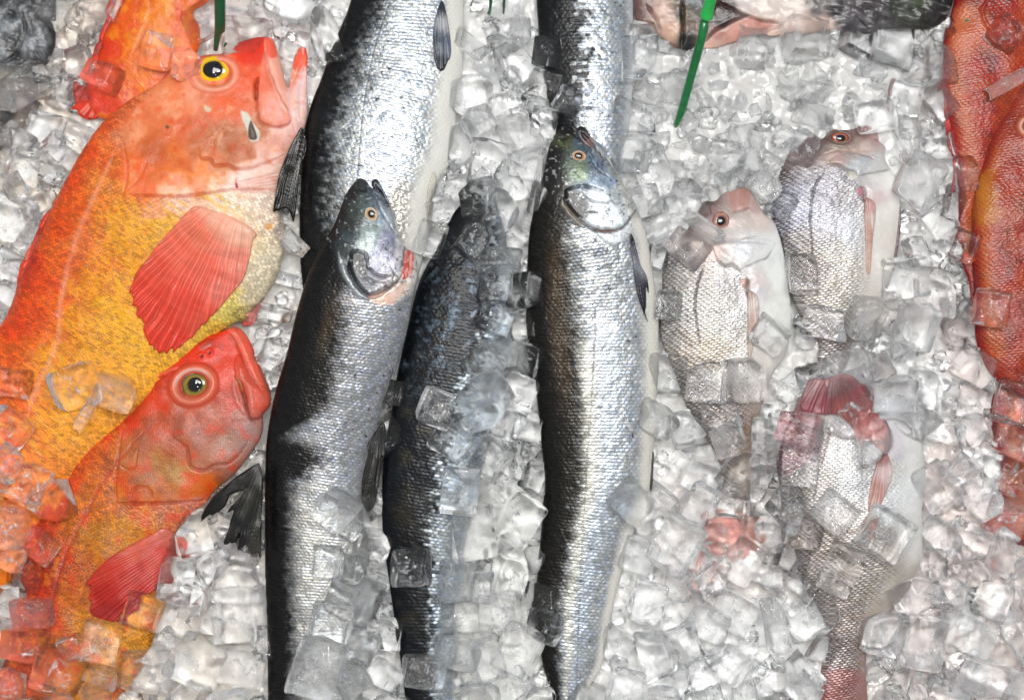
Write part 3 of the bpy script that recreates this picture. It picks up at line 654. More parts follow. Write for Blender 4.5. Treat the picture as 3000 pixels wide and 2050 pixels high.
fin('pectoral_fin', C(*KH, [(812, 890), (835, 930), (860, 1020), (890, 1130), (935, 1210), (955, 1300), (955, 1360), (935, 1300), (935, 1440), (925, 1490), (950, 1570), (915, 1500), (870, 1380), (845, 1260), (828, 1120), (812, 1000), (805, 920)]), (1840, 600), 9, Cs(*KH, [(815, 930, '#15161c'), (840, 1000, '#5a5c68'), (880, 1150, '#6c7488'), (850, 1200, '#2c313e'), (920, 1350, '#2a2e38'), (930, 1480, '#1c1e24'), (950, 1330, '#23262e'), (905, 1150, '#a8a6a8')]), r, amp=2.4, off=4)
fin('pelvic_fin', [(1918, 1330), (1916, 1380), (1912, 1430), (1906, 1436), (1908, 1380), (1912, 1330)], (1915, 1200), 2, '#3a3b34', r, z0=70, amp=1, thick=3)

# ------------------------------------------------------------------ ROCKFISH
def grain(p, amt=.16, size=4.5, seed=5):
    g = fbm(p.X, p.Y, size, 2, seed) - .5
    p.c *= (1 + amt * 2 * g)[:, None]
def skin_scales(p, DL, VL, AX, a, seed, m, dark=.25, tone=.18, amp=.7):
    d1 = dist_poly(p.X, p.Y, DL)[0]; d2 = dist_poly(p.X, p.Y, VL)[0]; t = d1 / (d1 + d2 + 1e-6)
    _, S, _, _ = dist_poly(p.X, p.Y, AX); T = (t - .5) * np.maximum(d1 + d2, 60)
    hid, hid2, ed, ls, lt = scales(S, T, a * .55, a, seed)
    e = ss(.25, .03, ed) * m
    p.c *= (1 - dark * e)[:, None]
    p.c *= (1 + tone * (hid - .5) * 2 * m)[:, None]
    p.z += (amp * 1.6 * ls + amp * (hid - .5) * lt * 2) * m
    p.t = t; p.hid = hid
    return t

A_out = [(-330, 1800), (-330, 1250), (-160, 1080), (-40, 985), (10, 920)] + C(*K1, [(80, 1290), (150, 1150), (230, 950), (340, 740), (460, 565), (600, 450), (720, 380), (800, 300), (870, 265), (950, 245), (1030, 238), (1090, 200), (1160, 170), (1225, 160), (1262, 175), (1290, 260), (1330, 400), (1345, 330), (1365, 240), (1400, 205), (1422, 250), (1418, 400), (1425, 500), (1400, 610), (1350, 700), (1320, 800), (1292, 880), (1292, 1000), (1312, 1070), (1310, 1160), (1290, 1260), (1230, 1370), (1130, 1470), (1020, 1540)]) + [(590, 1010), (480, 1150), (330, 1330), (180, 1500), (40, 1680), (-120, 1850)]
A_dl = C(*K1, [(-150, 1650), (80, 1290), (150, 1150), (230, 950), (340, 740), (460, 565), (600, 450), (740, 380)])
A_vl = [(100, 1560), (330, 1330), (590, 1010)] + C(*K1, [(1130, 1470), (1290, 1260), (1312, 1070), (1292, 900)])
A_ax = [(-100, 1500), (150, 1150), (330, 850), (450, 640), (560, 400), (640, 200)]
A_smp = [(120, 1250, '#e0481c'), (300, 850, '#e8602a'), (400, 700, '#ea6a30'), (500, 580, '#ef7a4a'), (600, 500, '#f08a60'), (700, 430, '#f09a78'), (800, 480, '#f0926a'), (900, 450, '#f0a088'), (1050, 480, '#ee7c55'), (1150, 350, '#ef7450'), (1100, 230, '#ee5a34'), (1180, 190, '#ee4a26'), (850, 600, '#e07a50'), (950, 650, '#d0805a'), (1050, 650, '#c07850'), (1150, 720, '#c87a58'), (700, 700, '#d0702f'), (650, 800, '#ee7a3a'), (800, 750, '#e8853a'), (900, 800, '#ee9040'), (1000, 750, '#d88a60'), (1250, 680, '#dfa090'), (1200, 620, '#c8886a'), (1380, 500, '#f0d0c8'), (1400, 350, '#f2c8c0'), (1400, 230, '#f06040'), (1350, 350, '#f2a898'), (1300, 600, '#f0c0b4'), (1280, 780, '#f0cfc0'), (1200, 820, '#f2cfc2'), (1150, 870, '#f5d8cc'), (600, 620, '#eea080'), (480, 700, '#f08a50'), (700, 880, '#f08860'), (900, 880, '#f0a080'), (1000, 900, '#f2d0b0'), (1100, 950, '#f0e2c8'), (1250, 950, '#f0dcc8'), (1290, 1050, '#f0d8c0'), (1200, 1150, '#e8d8b0'), (1250, 1200, '#dbd2b8'), (1200, 1300, '#d8ceb0'), (1050, 1430, '#ddc878'), (950, 1530, '#e8c060'), (850, 950, '#f5c8b0'), (750, 950, '#f4a888'), (500, 850, '#ee9a50'), (550, 1000, '#eeaa40'), (650, 1050, '#f0b040'), (750, 1050, '#f0b848'), (600, 1150, '#e8a428'), (500, 1250, '#ee9a28'), (400, 1350, '#f0a01c'), (350, 1500, '#eda01a'), (500, 1450, '#eeb020'), (600, 1500, '#edb020'), (550, 1300, '#eda828'), (300, 1200, '#ec7a30'), (200, 1300, '#ea6420'), (250, 1050, '#ea6a22'), (380, 950, '#ea7a2c'), (150, 1450, '#ea6a1c'), (60, 1500, '#ee6020'), (250, 1450, '#f07a20'), (330, 1150, '#ec8a50'), (700, 1250, '#e8a030'), (-100, 1500, '#e05018')]
A_smp2 = [(50, 60, '#ee7a18'), (120, 150, '#ee9018'), (250, 100, '#eda01c'), (450, 50, '#eaa81a'), (600, 20, '#edb420'), (300, 330, '#eca828'), (100, 350, '#ee8020'), (50, 250, '#ee7a20'), (180, 350, '#f0a030'), (350, 250, '#e8a828'), (20, 450, '#ee7030')]
def A_paint(p):
    X, Y = p.X, p.Y
    p.cmap(Cs(*K1, A_smp) + Cs(*K2, A_smp2), warp=30, eps=12, p=1.9)
    head = C(*K1, [(580, 900), (590, 700), (560, 600), (700, 420), (900, 200), (1200, 100), (1500, 100), (1500, 800), (1290, 880), (1100, 890), (850, 915)])
    i = p.near(head, 30); hd = np.zeros(len(X)); d = dist_poly(X[i], Y[i], head, True)[0]; hd[i] = ss(-20, 10, np.where(inside(X[i], Y[i], head), d, -d))
    AXc = crom(A_ax, 4, False)
    t = skin_scales(p, crom(A_dl, 4, False), crom(A_vl, 4, False), AXc, 13, 5, 1 - .92 * hd, .38, .26, 1.6)
    # diagonal golden brush on the flank
    q = fbm((X * .75 + Y * .66), (Y * .75 - X * .66) * 4, 30, 3, 3)
    p.mix('#f3bb22', ss(.5, .68, q) * (1 - hd) * ss(.25, .45, t) * ss(.95, .7, t) * .55)
    p.mix('#cf5a1c', ss(.55, .72, fbm(X, Y, 34, 4, 8)) * (1 - hd) * ss(.6, .35, t) * .45)
    # mottling of the head
    n = fbm(X, Y, 40, 4, 12); p.mix('#f3b49c', ss(.55, .75, n) * hd * .5); p.mix('#b9603a', ss(.5, .25, n) * hd * .3)
    p.mix('#e8531f', ss(.6, .75, fbm(X, Y, 20, 3, 14)) * hd * .3)
    # red snout and brow
    p.area(C(*K1, [(1060, 230), (1160, 165), (1225, 158), (1230, 250), (1200, 300), (1120, 290)]), 22, col='#e84420', a=.65, wob=14)
    # round pale brown reticulation on the belly
    hid, h2, ed, ls, lt = scales(X * .8 - Y * .6, X * .6 + Y * .8, 11, 14, 44)
    bm = ss(.10, 0, dist_poly(X, Y, C(*K1, [(1250, 1080), (1270, 1200), (1180, 1330), (1050, 1450)]))[0] / 900)
    p.mix('#a59a76', ss(.22, .05, ed) * bm * .6); p.z += bm * ed * 2
    sat = 1 - p.c.min(1) / p.c.max(1); p.c = p.c ** (1 + .32 * ss(.55, .85, sat))[:, None]; kk = ss(.5, .8, sat)[:, None]; p.c *= (1 - kk) * np.array([1.0, .97, 1.0]) + kk * np.array([1.0, 1.05, .86])
    grain(p, .09)
    p.r[:] = .42 + .1 * fbm(X, Y, 30, 2, 4)
    p.z += (fbm(X, Y, 80, 3, 6) - .5) * 12 + (fbm(X, Y, 14, 2, 7) - .5) * 1.0
    # lateral line
    p.line(C(*K1, [(560, 640), (500, 800), (430, 950), (380, 1080), (340, 1200), (310, 1330), (290, 1450), (280, 1588)]) + C(*K2, [(160, 250), (120, 420)]), 8, 1, '#f0a98c', .42, wob=8)
    # gill cover, cheek, folds
    p.line(C(*K1, [(470, 560), (560, 640), (590, 720), (600, 800), (590, 880), (578, 905)]), 4, 4, '#c4512f', .4)
    p.line(C(*K1, [(578, 905), (700, 915), (850, 918), (960, 905), (1100, 885), (1290, 878)]), 4, 8, '#a8482e', .65)
    p.line(C(*K1, [(600, 890), (660, 830), (690, 760)]), 5, 3, '#d0603c', .5)
    p.line(C(*K1, [(930, 690), (945, 740), (985, 745), (1010, 775), (1060, 770), (1100, 790), (1160, 785), (1210, 770), (1270, 745), (1325, 715)]), 4, 6, '#b04a3c', .6)
    p.line(C(*K1, [(1000, 705), (1000, 650), (1040, 600)]), 5, 2, '#d07a58', .4)
    for k in range(6):
        p.line(C(*K1, [(1110, 850 + k * 8), (1190, 835 + k * 12), (1300, 800 + k * 17)]), 3.2, 5, '#c98f80', .45)
    # maxilla: long bone of the upper jaw with a rounded end, and the pale bar in front of it
    p.area(C(*K1, [(1222, 240), (1240, 300), (1290, 420), (1325, 480), (1352, 550), (1330, 582), (1275, 592), (1215, 570), (1200, 500), (1205, 400), (1208, 320)]), 8, h=10, step=3, col='#ee8068', a=.55)
    p.area(C(*K1, [(1225, 165), (1268, 180), (1300, 300), (1330, 430), (1345, 520), (1310, 500), (1270, 400), (1235, 290)]), 7, h=9, col='#f2b09c', a=.75)
    p.area(C(*K1, [(1225, 162), (1266, 178), (1285, 250), (1245, 260)]), 10, col='#ec4a2a', a=.8)
    p.line(C(*K1, [(1228, 200), (1240, 290), (1280, 400), (1330, 500), (1345, 540)]), 2.5, 4, '#a8422e', .6)
    p.line(C(*K1, [(1205, 350), (1195, 400), (1200, 500), (1212, 565), (1275, 592), (1340, 578), (1352, 540)]), 3.5, 8, '#a23c28', .7)
    p.line(C(*K1, [(1200, 355), (1190, 395), (1190, 470)]), 5, 8, '#6d1f12', .75)
    p.line(C(*K1, [(1330, 420), (1335, 350), (1350, 270), (1365, 225)]), 5, 8, '#c08878', .5)
    p.area(C(*K1, [(1350, 205), (1405, 200), (1424, 245), (1410, 290), (1350, 300)]), 16, col='#ee5a3c', a=.8)
    p.line(C(*K1, [(1385, 300), (1350, 400), (1350, 520), (1370, 620)]), 4, 4, '#d8a8a4', .5)
    p.line(C(*K1, [(1410, 300), (1390, 420), (1395, 540)]), 5, 3, '#cfc4cc', .7)
    # orbit ring, swollen lid
    ex, ey = 998 * .6297, 345 * .6297
    q = np.hypot((X - ex) / 76., (Y - ey) / 58.); ring = np.exp(-((q - .82) / .16) ** 2)
    p.z += ring * 9 - 10 * ss(.75, .5, q); p.mix('#f2a890', ring * .75); p.mix('#d85c3c', np.exp(-((q - 1.03) / .05) ** 2) * .6)
    p.area(C(*K1, [(850, 290), (900, 275), (945, 285), (955, 320), (930, 370), (880, 380), (850, 340)]), 8, h=6, col='#ee8468', a=.6)
    # cut in the cheek, nicks, blood
    p.area(C(*KA, [(790, 790), (850, 810), (900, 900), (960, 980), (945, 1060), (870, 1060), (840, 950), (800, 860)]), 5, h=-3, col='#cdd0c2', a=.9)
    p.area(C(*KA, [(875, 870), (905, 930), (935, 1040), (865, 1045), (855, 960)]), 3, h=-4, col='#51403a', a=.95)
    p.area(C(*KA, [(448, 735), (480, 745), (515, 775), (490, 800), (455, 780)]), 4, h=-2, col='#d8c8a8', a=.8)
    p.area(C(*KA, [(85, 930), (110, 920), (130, 945), (105, 955)]), 3, h=-2, col='#4a4020', a=.8)
    p.area(C(*KA, [(735, 1460), (758, 1458), (764, 1500), (745, 1500)]), 3, col='#b80c08', a=.95)
    p.line(C(*KA, [(742, 1410), (748, 1460)]), 2, 0, '#c01810', .9)
    p.area(C(*K1, [(1235, 1045), (1265, 1040), (1262, 1065), (1240, 1070)]), 6, col='#d89018', a=.7)
    # base of the pectoral fin
    p.area(C(*K1, [(900, 960), (1000, 940), (1120, 1000), (1210, 1090), (1150, 1150), (1000, 1150), (880, 1080)]), 16, h=6, col='#f2c4a8', a=.35)
r = thing('rockfish', 'big orange rockfish with a bulging bright yellow eye and open jaws, beside the large salmon', 'rockfish', 'rockfish laid on the ice')
form('body', A_out, .30, 62, A_paint, M_ROCK, r, under=.6, sp=2.3, power=.85)
zA = form.zref
eye('eye', 624, 203, 51, 42, .05, [(.0, '#10131c'), (.50, '#10131c'), (.57, '#c9a410'), (.72, '#eec20a'), (.92, '#dca808'), (.97, '#6b5a20'), (1.0, '#e8b8a0')], (-1, 2, .56), r, off=0, dome=.62)
zrA = zA
fin('pectoral_fin', C(*K1, [(930, 965), (1000, 985), (1100, 1020), (1195, 1085), (1180, 1120), (1165, 1200), (1135, 1300), (1080, 1370), (1010, 1450), (930, 1530)]) + [(545, 1010), (500, 1030), (470, 1035), (450, 1010), (432, 970)] + C(*K1, [(660, 1460), (625, 1400), (622, 1340), (650, 1270), (700, 1210), (760, 1130), (840, 1040), (890, 985)]), (735, 520), 27,
    [(640, 640, '#f0a88c'), (720, 690, '#eeb49c'), (590, 680, '#ee7c60'), (700, 760, '#ec8a76'), (540, 740, '#ec6a52'), (620, 800, '#ea6652'), (460, 800, '#e8553f'), (560, 880, '#e4503e'), (420, 870, '#e2442e'), (660, 850, '#e87c6c'), (500, 1000, '#dc3c28'), (460, 930, '#e04430'), (600, 940, '#e45846')], r, amp=5, off=5, thick=5, rough=.36)
fin('pelvic_fin', C(*K1, [(1312, 1150), (1308, 1190), (1270, 1290), (1200, 1420), (1165, 1505), (1110, 1515), (1130, 1460), (1200, 1350), (1270, 1240)]), (840, 640), 5, Cs(*K1, [(1300, 1170, '#d8a8a0'), (1250, 1300, '#e0988c'), (1180, 1450, '#d87c74'), (1120, 1500, '#b84a44')]), r, z0=52, amp=2, thick=5)
fin('dorsal_fin', C(*K1, [(300, 830), (225, 960), (150, 1130), (95, 1270), (70, 1400), (40, 1470), (50, 1380), (62, 1270), (95, 1180), (130, 1120), (175, 1010), (235, 920)]), (260, 700), 8, '#d8421e', r, z0=58, amp=3, thick=5)

B_out = C(*KB, [(780, 25), (840, 25), (900, 70), (960, 170), (1020, 320), (1080, 470), (1125, 600), (1120, 690), (1060, 770), (1060, 860), (1040, 960), (980, 1060), (900, 1170), (800, 1290), (660, 1400), (560, 1530)]) + C(*K2, [(850, 760), (780, 850), (740, 960), (700, 1100), (690, 1250), (640, 1400), (520, 1588), (380, 1750), (100, 1800), (-60, 1588), (20, 1400), (70, 1250), (110, 1120), (90, 1020), (62, 960), (78, 900), (150, 750), (228, 600), (300, 490), (390, 395), (480, 310), (550, 300), (590, 250), (640, 180), (640, 100), (720, 50)]) + C(*KB, [(330, 190), (400, 200), (480, 150), (590, 95), (700, 60)])
B_dl = C(*K2, [(-60, 1588), (60, 1250), (62, 960), (150, 750), (228, 600), (300, 490), (390, 395), (480, 310), (640, 150)])
B_vl = C(*K2, [(520, 1588), (690, 1250), (740, 960), (850, 760), (960, 700), (1100, 520)])
B_ax = C(*K2, [(200, 1700), (330, 1100), (420, 800), (600, 520), (800, 250)])
B_smp = [(700, 80, '#e8421e'), (850, 60, '#ea4a28'), (950, 40, '#e84426'), (1000, 100, '#ea5a40'), (650, 180, '#e04a24'), (550, 330, '#e04a18'), (450, 400, '#e04a18'), (700, 260, '#e2583a'), (700, 330, '#c8603a'), (850, 330, '#d06a54'), (950, 330, '#cf7264'), (1000, 250, '#d85a48'), (1050, 350, '#c88080'), (900, 400, '#b87066'), (800, 400, '#b86a58'), (1000, 450, '#b88a88'), (1080, 400, '#b0909a'), (1000, 550, '#b87f7a'), (900, 550, '#c07868'), (800, 480, '#c8705a'), (700, 400, '#d0603a'), (650, 480, '#c0683a'), (720, 520, '#c08038'), (780, 570, '#c49048'), (650, 580, '#b07040'), (700, 650, '#cc7430'), (850, 640, '#dc7a30'), (900, 620, '#dc7420'), (600, 680, '#e06030'), (550, 600, '#dc6a28'), (560, 500, '#c87840'), (500, 450, '#d88038'), (430, 450, '#e06a18'), (350, 500, '#e8661c'), (300, 600, '#e0681a'), (230, 700, '#dc5a18'), (180, 800, '#d04a20'), (450, 600, '#de7a18'), (400, 700, '#dc8018'), (350, 800, '#d07818'), (300, 900, '#c86a1c'), (450, 850, '#d08a18'), (550, 800, '#d8901c'), (600, 860, '#d08a20'), (550, 700, '#e0802a'), (650, 780, '#dc9050'), (750, 750, '#dc8a78'), (850, 720, '#e09088'), (300, 1000, '#c85a20'), (200, 1000, '#c84a28'), (350, 1050, '#cc7018'), (300, 1150, '#d47a18'), (200, 1200, '#c8502c'), (150, 1100, '#d04a28'), (380, 1250, '#d89020'), (480, 1250, '#dc9c28'), (550, 1300, '#e0a030'), (250, 1350, '#c86a28'), (100, 1400, '#d05a38'), (450, 1450, '#dc9838'), (600, 1250, '#e09a28')]
def B_paint(p):
    X, Y = p.X, p.Y
    p.cmap(Cs(*K2, B_smp), warp=24, eps=12, p=1.9)
    head = C(*K2, [(520, 720), (530, 560), (540, 420), (640, 160), (700, 0), (1300, -60), (1250, 600), (950, 700)])
    i = p.near(head, 30); hd = np.zeros(len(X)); d = dist_poly(X[i], Y[i], head, True)[0]; hd[i] = ss(-20, 10, np.where(inside(X[i], Y[i], head), d, -d))
    t = skin_scales(p, crom(B_dl, 4, False), crom(B_vl, 4, False), crom(B_ax, 4, False), 12, 7, 1 - .97 * hd, .48, .24, 1.5)
    n = fbm(X, Y, 36, 4, 22); p.mix('#e84a1c', ss(.56, .74, n) * .45); p.mix('#7d3f26', ss(.46, .24, n) * .35)
    # fine net on the cheek
    hid, h2, ed, ls, lt = scales(X, Y, 7, 8, 47); p.c *= (1 - .28 * ss(.25, .05, ed) * hd)[:, None]
    p.mix('#f2a020', ss(.6, .75, fbm(X, Y, 24, 3, 29)) * (1 - hd) * .35)
    p.c = p.c ** 1.28 * np.array([1.0, 1.10, .82])
    grain(p, .08)
    p.r[:] = .36
    p.z += (fbm(X, Y, 80, 2, 16) - .5) * 13 + (fbm(X, Y, 12, 2, 17) - .5) * .8
    p.line(C(*K2, [(640, 400), (540, 520), (450, 640), (390, 760), (340, 850), (290, 960), (260, 1050), (230, 1200), (220, 1400)]), 5, 3, '#a83a44', .55, wob=6)
    p.line(C(*K2, [(545, 400), (530, 520), (520, 640), (525, 712)]), 4, 4, '#a84020', .5)
    p.line(C(*K2, [(525, 712), (620, 715), (750, 712), (850, 708), (940, 700)]), 4, 8, '#8a3028', .7)
    p.line(C(*K2, [(590, 690), (600, 650), (640, 640), (670, 655), (680, 690)]), 4, 4, '#b84a28', .6)
    p.line(C(*K2, [(770, 420), (830, 470), (850, 550), (900, 570), (930, 560), (960, 545), (1020, 540), (1060, 500), (1100, 440)]), 4, 6, '#8e3a34', .6)
    p.line(C(*K2, [(620, 480), (600, 560), (560, 560), (540, 540)]), 3, 3, '#a84820', .5)
    # brow ridge
    p.line(C(*K2, [(640, 170), (720, 140), (790, 110)]), 6, -6, '#f07a58', .5)
    p.line(C(*K2, [(650, 185), (730, 155), (790, 125)]), 3, 4, '#9c2c18', .7)
    # lips: long bone hanging from the snout
    p.area(C(*KB, [(755, 45), (800, 25), (850, 30), (910, 90), (970, 220), (1040, 400), (1080, 520), (1000, 500), (940, 380), (870, 230), (820, 120)]), 7, h=10, step=3, col='#ec7058', a=.55)
    p.area(C(*KB, [(860, 260), (920, 330), (1000, 480), (1080, 530), (1125, 620), (1110, 710), (1050, 780), (990, 805), (950, 770), (930, 680), (910, 560), (850, 450), (835, 340)]), 8, h=10, step=3, col='#d2503a', a=.5)
    p.line(C(*KB, [(830, 130), (870, 240), (940, 370), (1010, 500), (1060, 560)]), 3, 5, '#8e2616', .7)
    p.line(C(*KB, [(835, 440), (880, 500), (915, 600), (940, 740), (975, 800), (1050, 790), (1110, 720)]), 4.5, 9, '#5e2418', .8)
    p.line(C(*KB, [(820, 480), (840, 600), (900, 720), (940, 780)]), 6, -3, '#dc8a80', .6)
    p.line(C(*KB, [(850, 430), (890, 520), (905, 560)]), 2.5, 2, '#b8a468', .8)
    for (x, y) in ((617, 240), (550, 270)):
        i = p.near(C(*KB, [(x, y)]), 30); q = np.hypot(p.X[i] - (400 + x * .3462), p.Y[i] - (950 + y * .3462)); p.z[i] += 3 * np.exp(-((q - 9) / 3.5) ** 2); p.mix('#4a0f08', ss(6, 3, q) * .9, i)
    p.area(C(*KB, [(520, 200), (590, 150), (640, 165), (560, 220)]), 5, h=3, col='#a86058', a=.6)
    # orbit
    ex, ey = 400 + 490 * .3462, 950 + 512 * .3462
    ca, sa = math.cos(-.25), math.sin(-.25); u = (X - ex) * ca + (Y - ey) * sa; v = -(X - ex) * sa + (Y - ey) * ca
    q = np.hypot(u / 74., v / 62.); rg = np.exp(-((q - .80) / .17) ** 2)
    p.z += rg * 12 - 8 * ss(.62, .4, q); p.mix('#e88a70', rg * .7); p.mix('#ecc8bc', np.exp(-((q - .72) / .07) ** 2) * ss(.1, -.6, v / 62.) * .8); p.mix('#b8321c', np.exp(-((q - 1.01) / .05) ** 2) * .75); p.mix('#e05028', np.exp(-((q - .9) / .08) ** 2) * .4)
    a = np.arctan2(v, u); p.c *= (1 - .15 * rg * (np.sin(q * 60 + a * 2) > .6))[:, None]
r = thing('rockfish', 'smaller dark red rockfish with a ringed olive eye, its body sinking under ice', 'rockfish', 'rockfish laid on the ice')
form('body', B_out, .30, 74, B_paint, M_ROCK, r, under=.6, sp=2.3, power=.85)
eye('eye', 400 + 500 * .3462, 950 + 515 * .3462, 43, 40, -.25, [(.0, '#10141c'), (.42, '#10141c'), (.5, '#6e6418'), (.72, '#8c7a26'), (.9, '#5f4e38'), (1.0, '#c89888')], (2, -4, .5), r, off=-1, dome=.62)
fin('pectoral_fin', C(*K2, [(740, 825), (800, 900), (780, 960), (740, 1000), (720, 1080), (640, 1130), (600, 1190), (540, 1225), (460, 1240), (425, 1200), (405, 1130), (400, 1060), (420, 1020), (500, 950), (600, 890), (680, 850)]), (700, 1480), 24, Cs(*K2, [(740, 850, '#e07868'), (600, 900, '#d85a44'), (700, 950, '#d04a40'), (500, 980, '#cc3c2c'), (600, 1050, '#c43a34'), (450, 1100, '#b82a20'), (500, 1200, '#a82420'), (420, 1050, '#cc3828')]), r, amp=4, off=5, thick=5, rough=.3)
fin('dorsal_fin', C(*K2, [(310, 480), (240, 590), (190, 700), (140, 800), (80, 920), (70, 890), (100, 800), (150, 690), (200, 600), (250, 540)]), (200, 1280), 7, '#c8301c', r, z0=70, amp=4, thick=6)

# rockfish half hidden behind the big one
r = thing('rockfish', 'orange rockfish lying behind the big one, only its flank showing under wet ice', 'rockfish', 'rockfish laid on the ice')
Cc_smp = [(600, 50, '#f07a10'), (700, 60, '#f09018'), (560, 150, '#ee6a14'), (650, 180, '#f08a20'), (500, 200, '#e85020'), (500, 300, '#ee6a28'), (850, 60, '#ee7030'), (600, 300, '#ee8a38'), (450, 400, '#e8583c'), (800, 50, '#f09a28'), (400, 450, '#e85a44'), (520, 60, '#e04a18'), (950, 0, '#f08040')]
def Cc_paint(p):
    p.cmap(Cs(*K1, Cc_smp), warp=26, eps=12, p=1.9)
    hid, h2, ed, ls, lt = scales(p.Y, p.X, 6, 11, 17); p.c *= (1 - .18 * ss(.25, .05, ed))[:, None]; p.z += .8 * ls
    p.mix('#f4b020', ss(.5, .7, fbm(p.X, p.Y, 26, 4, 3)) * .45); p.mix('#c84a18', ss(.5, .3, fbm(p.X, p.Y, 40, 4, 5)) * .35)
    p.c = p.c ** 1.3; grain(p); p.r[:] = .36; p.z += (fbm(p.X, p.Y, 50, 4, 6) - .5) * 10
    p.line(C(*K1, [(700, 0), (690, 100), (620, 250)]), 6, 1, '#f0a070', .5)
form('body', [(350, -260), (330, -60)] + C(*K1, [(550, 0), (500, 110), (460, 220), (440, 290), (400, 380), (420, 520), (560, 560), (760, 450), (900, 260), (930, 150), (900, 60), (960, 15), (985, -60)]) + [(640, -260), (500, -330)], .30, 36, Cc_paint, M_ROCK, r, under=.6, sp=3.0, power=.85)
fin('dorsal_fin', C(*K1, [(545, 0), (500, 105), (465, 220), (450, 290), (410, 400), (340, 380), (325, 420), (350, 470), (330, 500), (400, 560), (455, 540), (440, 460), (415, 300), (450, 180), (500, 60), (530, -10)]), (420, 60), 9, '#dc3a22', r, z0=40, amp=3, thick=5)

# ------------------------------------------------------------------ SEA BREAM
def bream_paint(smp, warp, dl, vl, ax, seed, headpoly, extra, a=15, stripes=1.0, k0=KI):
    DL, VL, AX = crom(dl, 4, False), crom(vl, 4, False), crom(ax, 4, False)
    def paint(p):
        X, Y = p.X, p.Y
        p.cmap(smp, warp=warp, eps=10, p=2)
        i = p.near(headpoly, 30); hd = np.zeros(len(X)); d = dist_poly(X[i], Y[i], headpoly, True)[0]; hd[i] = ss(-8, 8, np.where(inside(X[i], Y[i], headpoly), d, -d) + (fbm(X[i], Y[i], 14, 2, 3) - .5) * 10) * .8
        d1 = dist_poly(X, Y, DL)[0]; d2 = dist_poly(X, Y, VL)[0]; t = d1 / (d1 + d2 + 1e-6)
        _, S, _, _ = dist_poly(X, Y, AX); T = (t - .5) * np.maximum(d1 + d2, 60)
        S2 = S + T * .25
        hid, hid2, ed, ls, lt = scales(S2, T, a * .5, a, seed, .12)
        m = (1 - hd) * ss(1.0, .92, t)
        e = ss(.26, .02, ed) * m
        p.c = p.c ** (1 + .35 * m * ss(.9, .5, t))[:, None]; p.c *= (1 - .78 * e * ss(.97, .6, t) * (.5 + .5 * ss(.3, -.4, ls)))[:, None]
        sc = ss(.45, .1, np.hypot(ls * 1.2, lt * .8)) * m
        p.mix('#eef0f2', sc * (.25 + .55 * hid) * ss(.95, .55, t))
        p.mix(np.array([.42, .45, .62]), m * (hid2 > .72) * .16)
        p.c *= (1 - .10 * stripes * m * ss(0, -.6, np.cos(T / a * 2 * math.pi)) * ss(.3, .5, t) * ss(.85, .7, t))[:, None]
        p.z += (1.5 * ls + (hid - .5) * lt * 2) * m
        p.c = p.c * .5 + .5 * (p.c * .35 + .65 * (p.c.mean(1, keepdims=True) * 1.12)); p.m = .35 * m * ss(.95, .6, t); p.r[:] = .38
        n = fbm(X, Y, 30, 4, seed); p.c *= (.9 + .2 * n)[:, None]; p.z += (fbm(X, Y, 50, 3, seed + 2) - .5) * 7
        p.t = t; p.hd = hd
        extra(p)
    return paint
def lat_dark(p, pts, w=2.6, a=.75): p.line(pts, w, 2.5, '#2c2826', a, wob=3)

# left bream
I_out = C(*KI, [(830, 65), (760, 72), (680, 85), (600, 130), (520, 200), (400, 215), (330, 330), (250, 420), (120, 560), (20, 700), (-20, 860), (-30, 1100), (-50, 1400)]) + [(1940, 1000)] + C(*K7, [(720, 130), (780, 300), (870, 430), (930, 560), (980, 660), (1050, 680), (1060, 560), (1075, 400), (1110, 300), (1160, 150)]) + [(2305, 1040)] + C(*KI, [(1310, 1500), (1300, 1200), (1265, 950), (1230, 720), (1190, 560), (1130, 410), (1030, 330), (960, 220), (900, 120)])
I_smp = Cs(*KI, [(750, 150, '#b98a80'), (850, 110, '#b07a70'), (900, 230, '#c09a92'), (600, 330, '#a8948c'), (700, 450, '#cdbdb6'), (950, 420, '#d0bdb4'), (450, 560, '#b8a49a'), (400, 650, '#b09a90'), (500, 750, '#d0b0a8'), (700, 580, '#cfc6c0'), (800, 700, '#cdd2d8'), (950, 620, '#d2d4d6'), (1000, 750, '#d8dcdc'), (1150, 700, '#dadfdd'), (650, 900, '#d8d4d0'), (950, 1050, '#d8c8c8'), (950, 1150, '#c9c5cb'), (1150, 1000, '#dce2de'), (1150, 1300, '#d8dcd6'), (600, 1100, '#c4c0bc'), (500, 1300, '#b5b2aa'), (700, 1300, '#cfccc8'), (200, 1000, '#9a9088'), (250, 1200, '#a09c94'), (100, 1300, '#8a8580'), (150, 800, '#776a68'), (600, 1500, '#c2beb6'), (450, 240, '#6a5046'), (520, 330, '#9a6a70'), (300, 430, '#6e5c50')]) + Cs(*K7, [(900, 40, '#b8a488'), (1000, 100, '#d8d0c8'), (900, 380, '#8a6a4a'), (960, 420, '#8a6848'), (960, 540, '#8a6a50'), (1030, 600, '#9a8878'), (820, 250, '#8f7f72')])
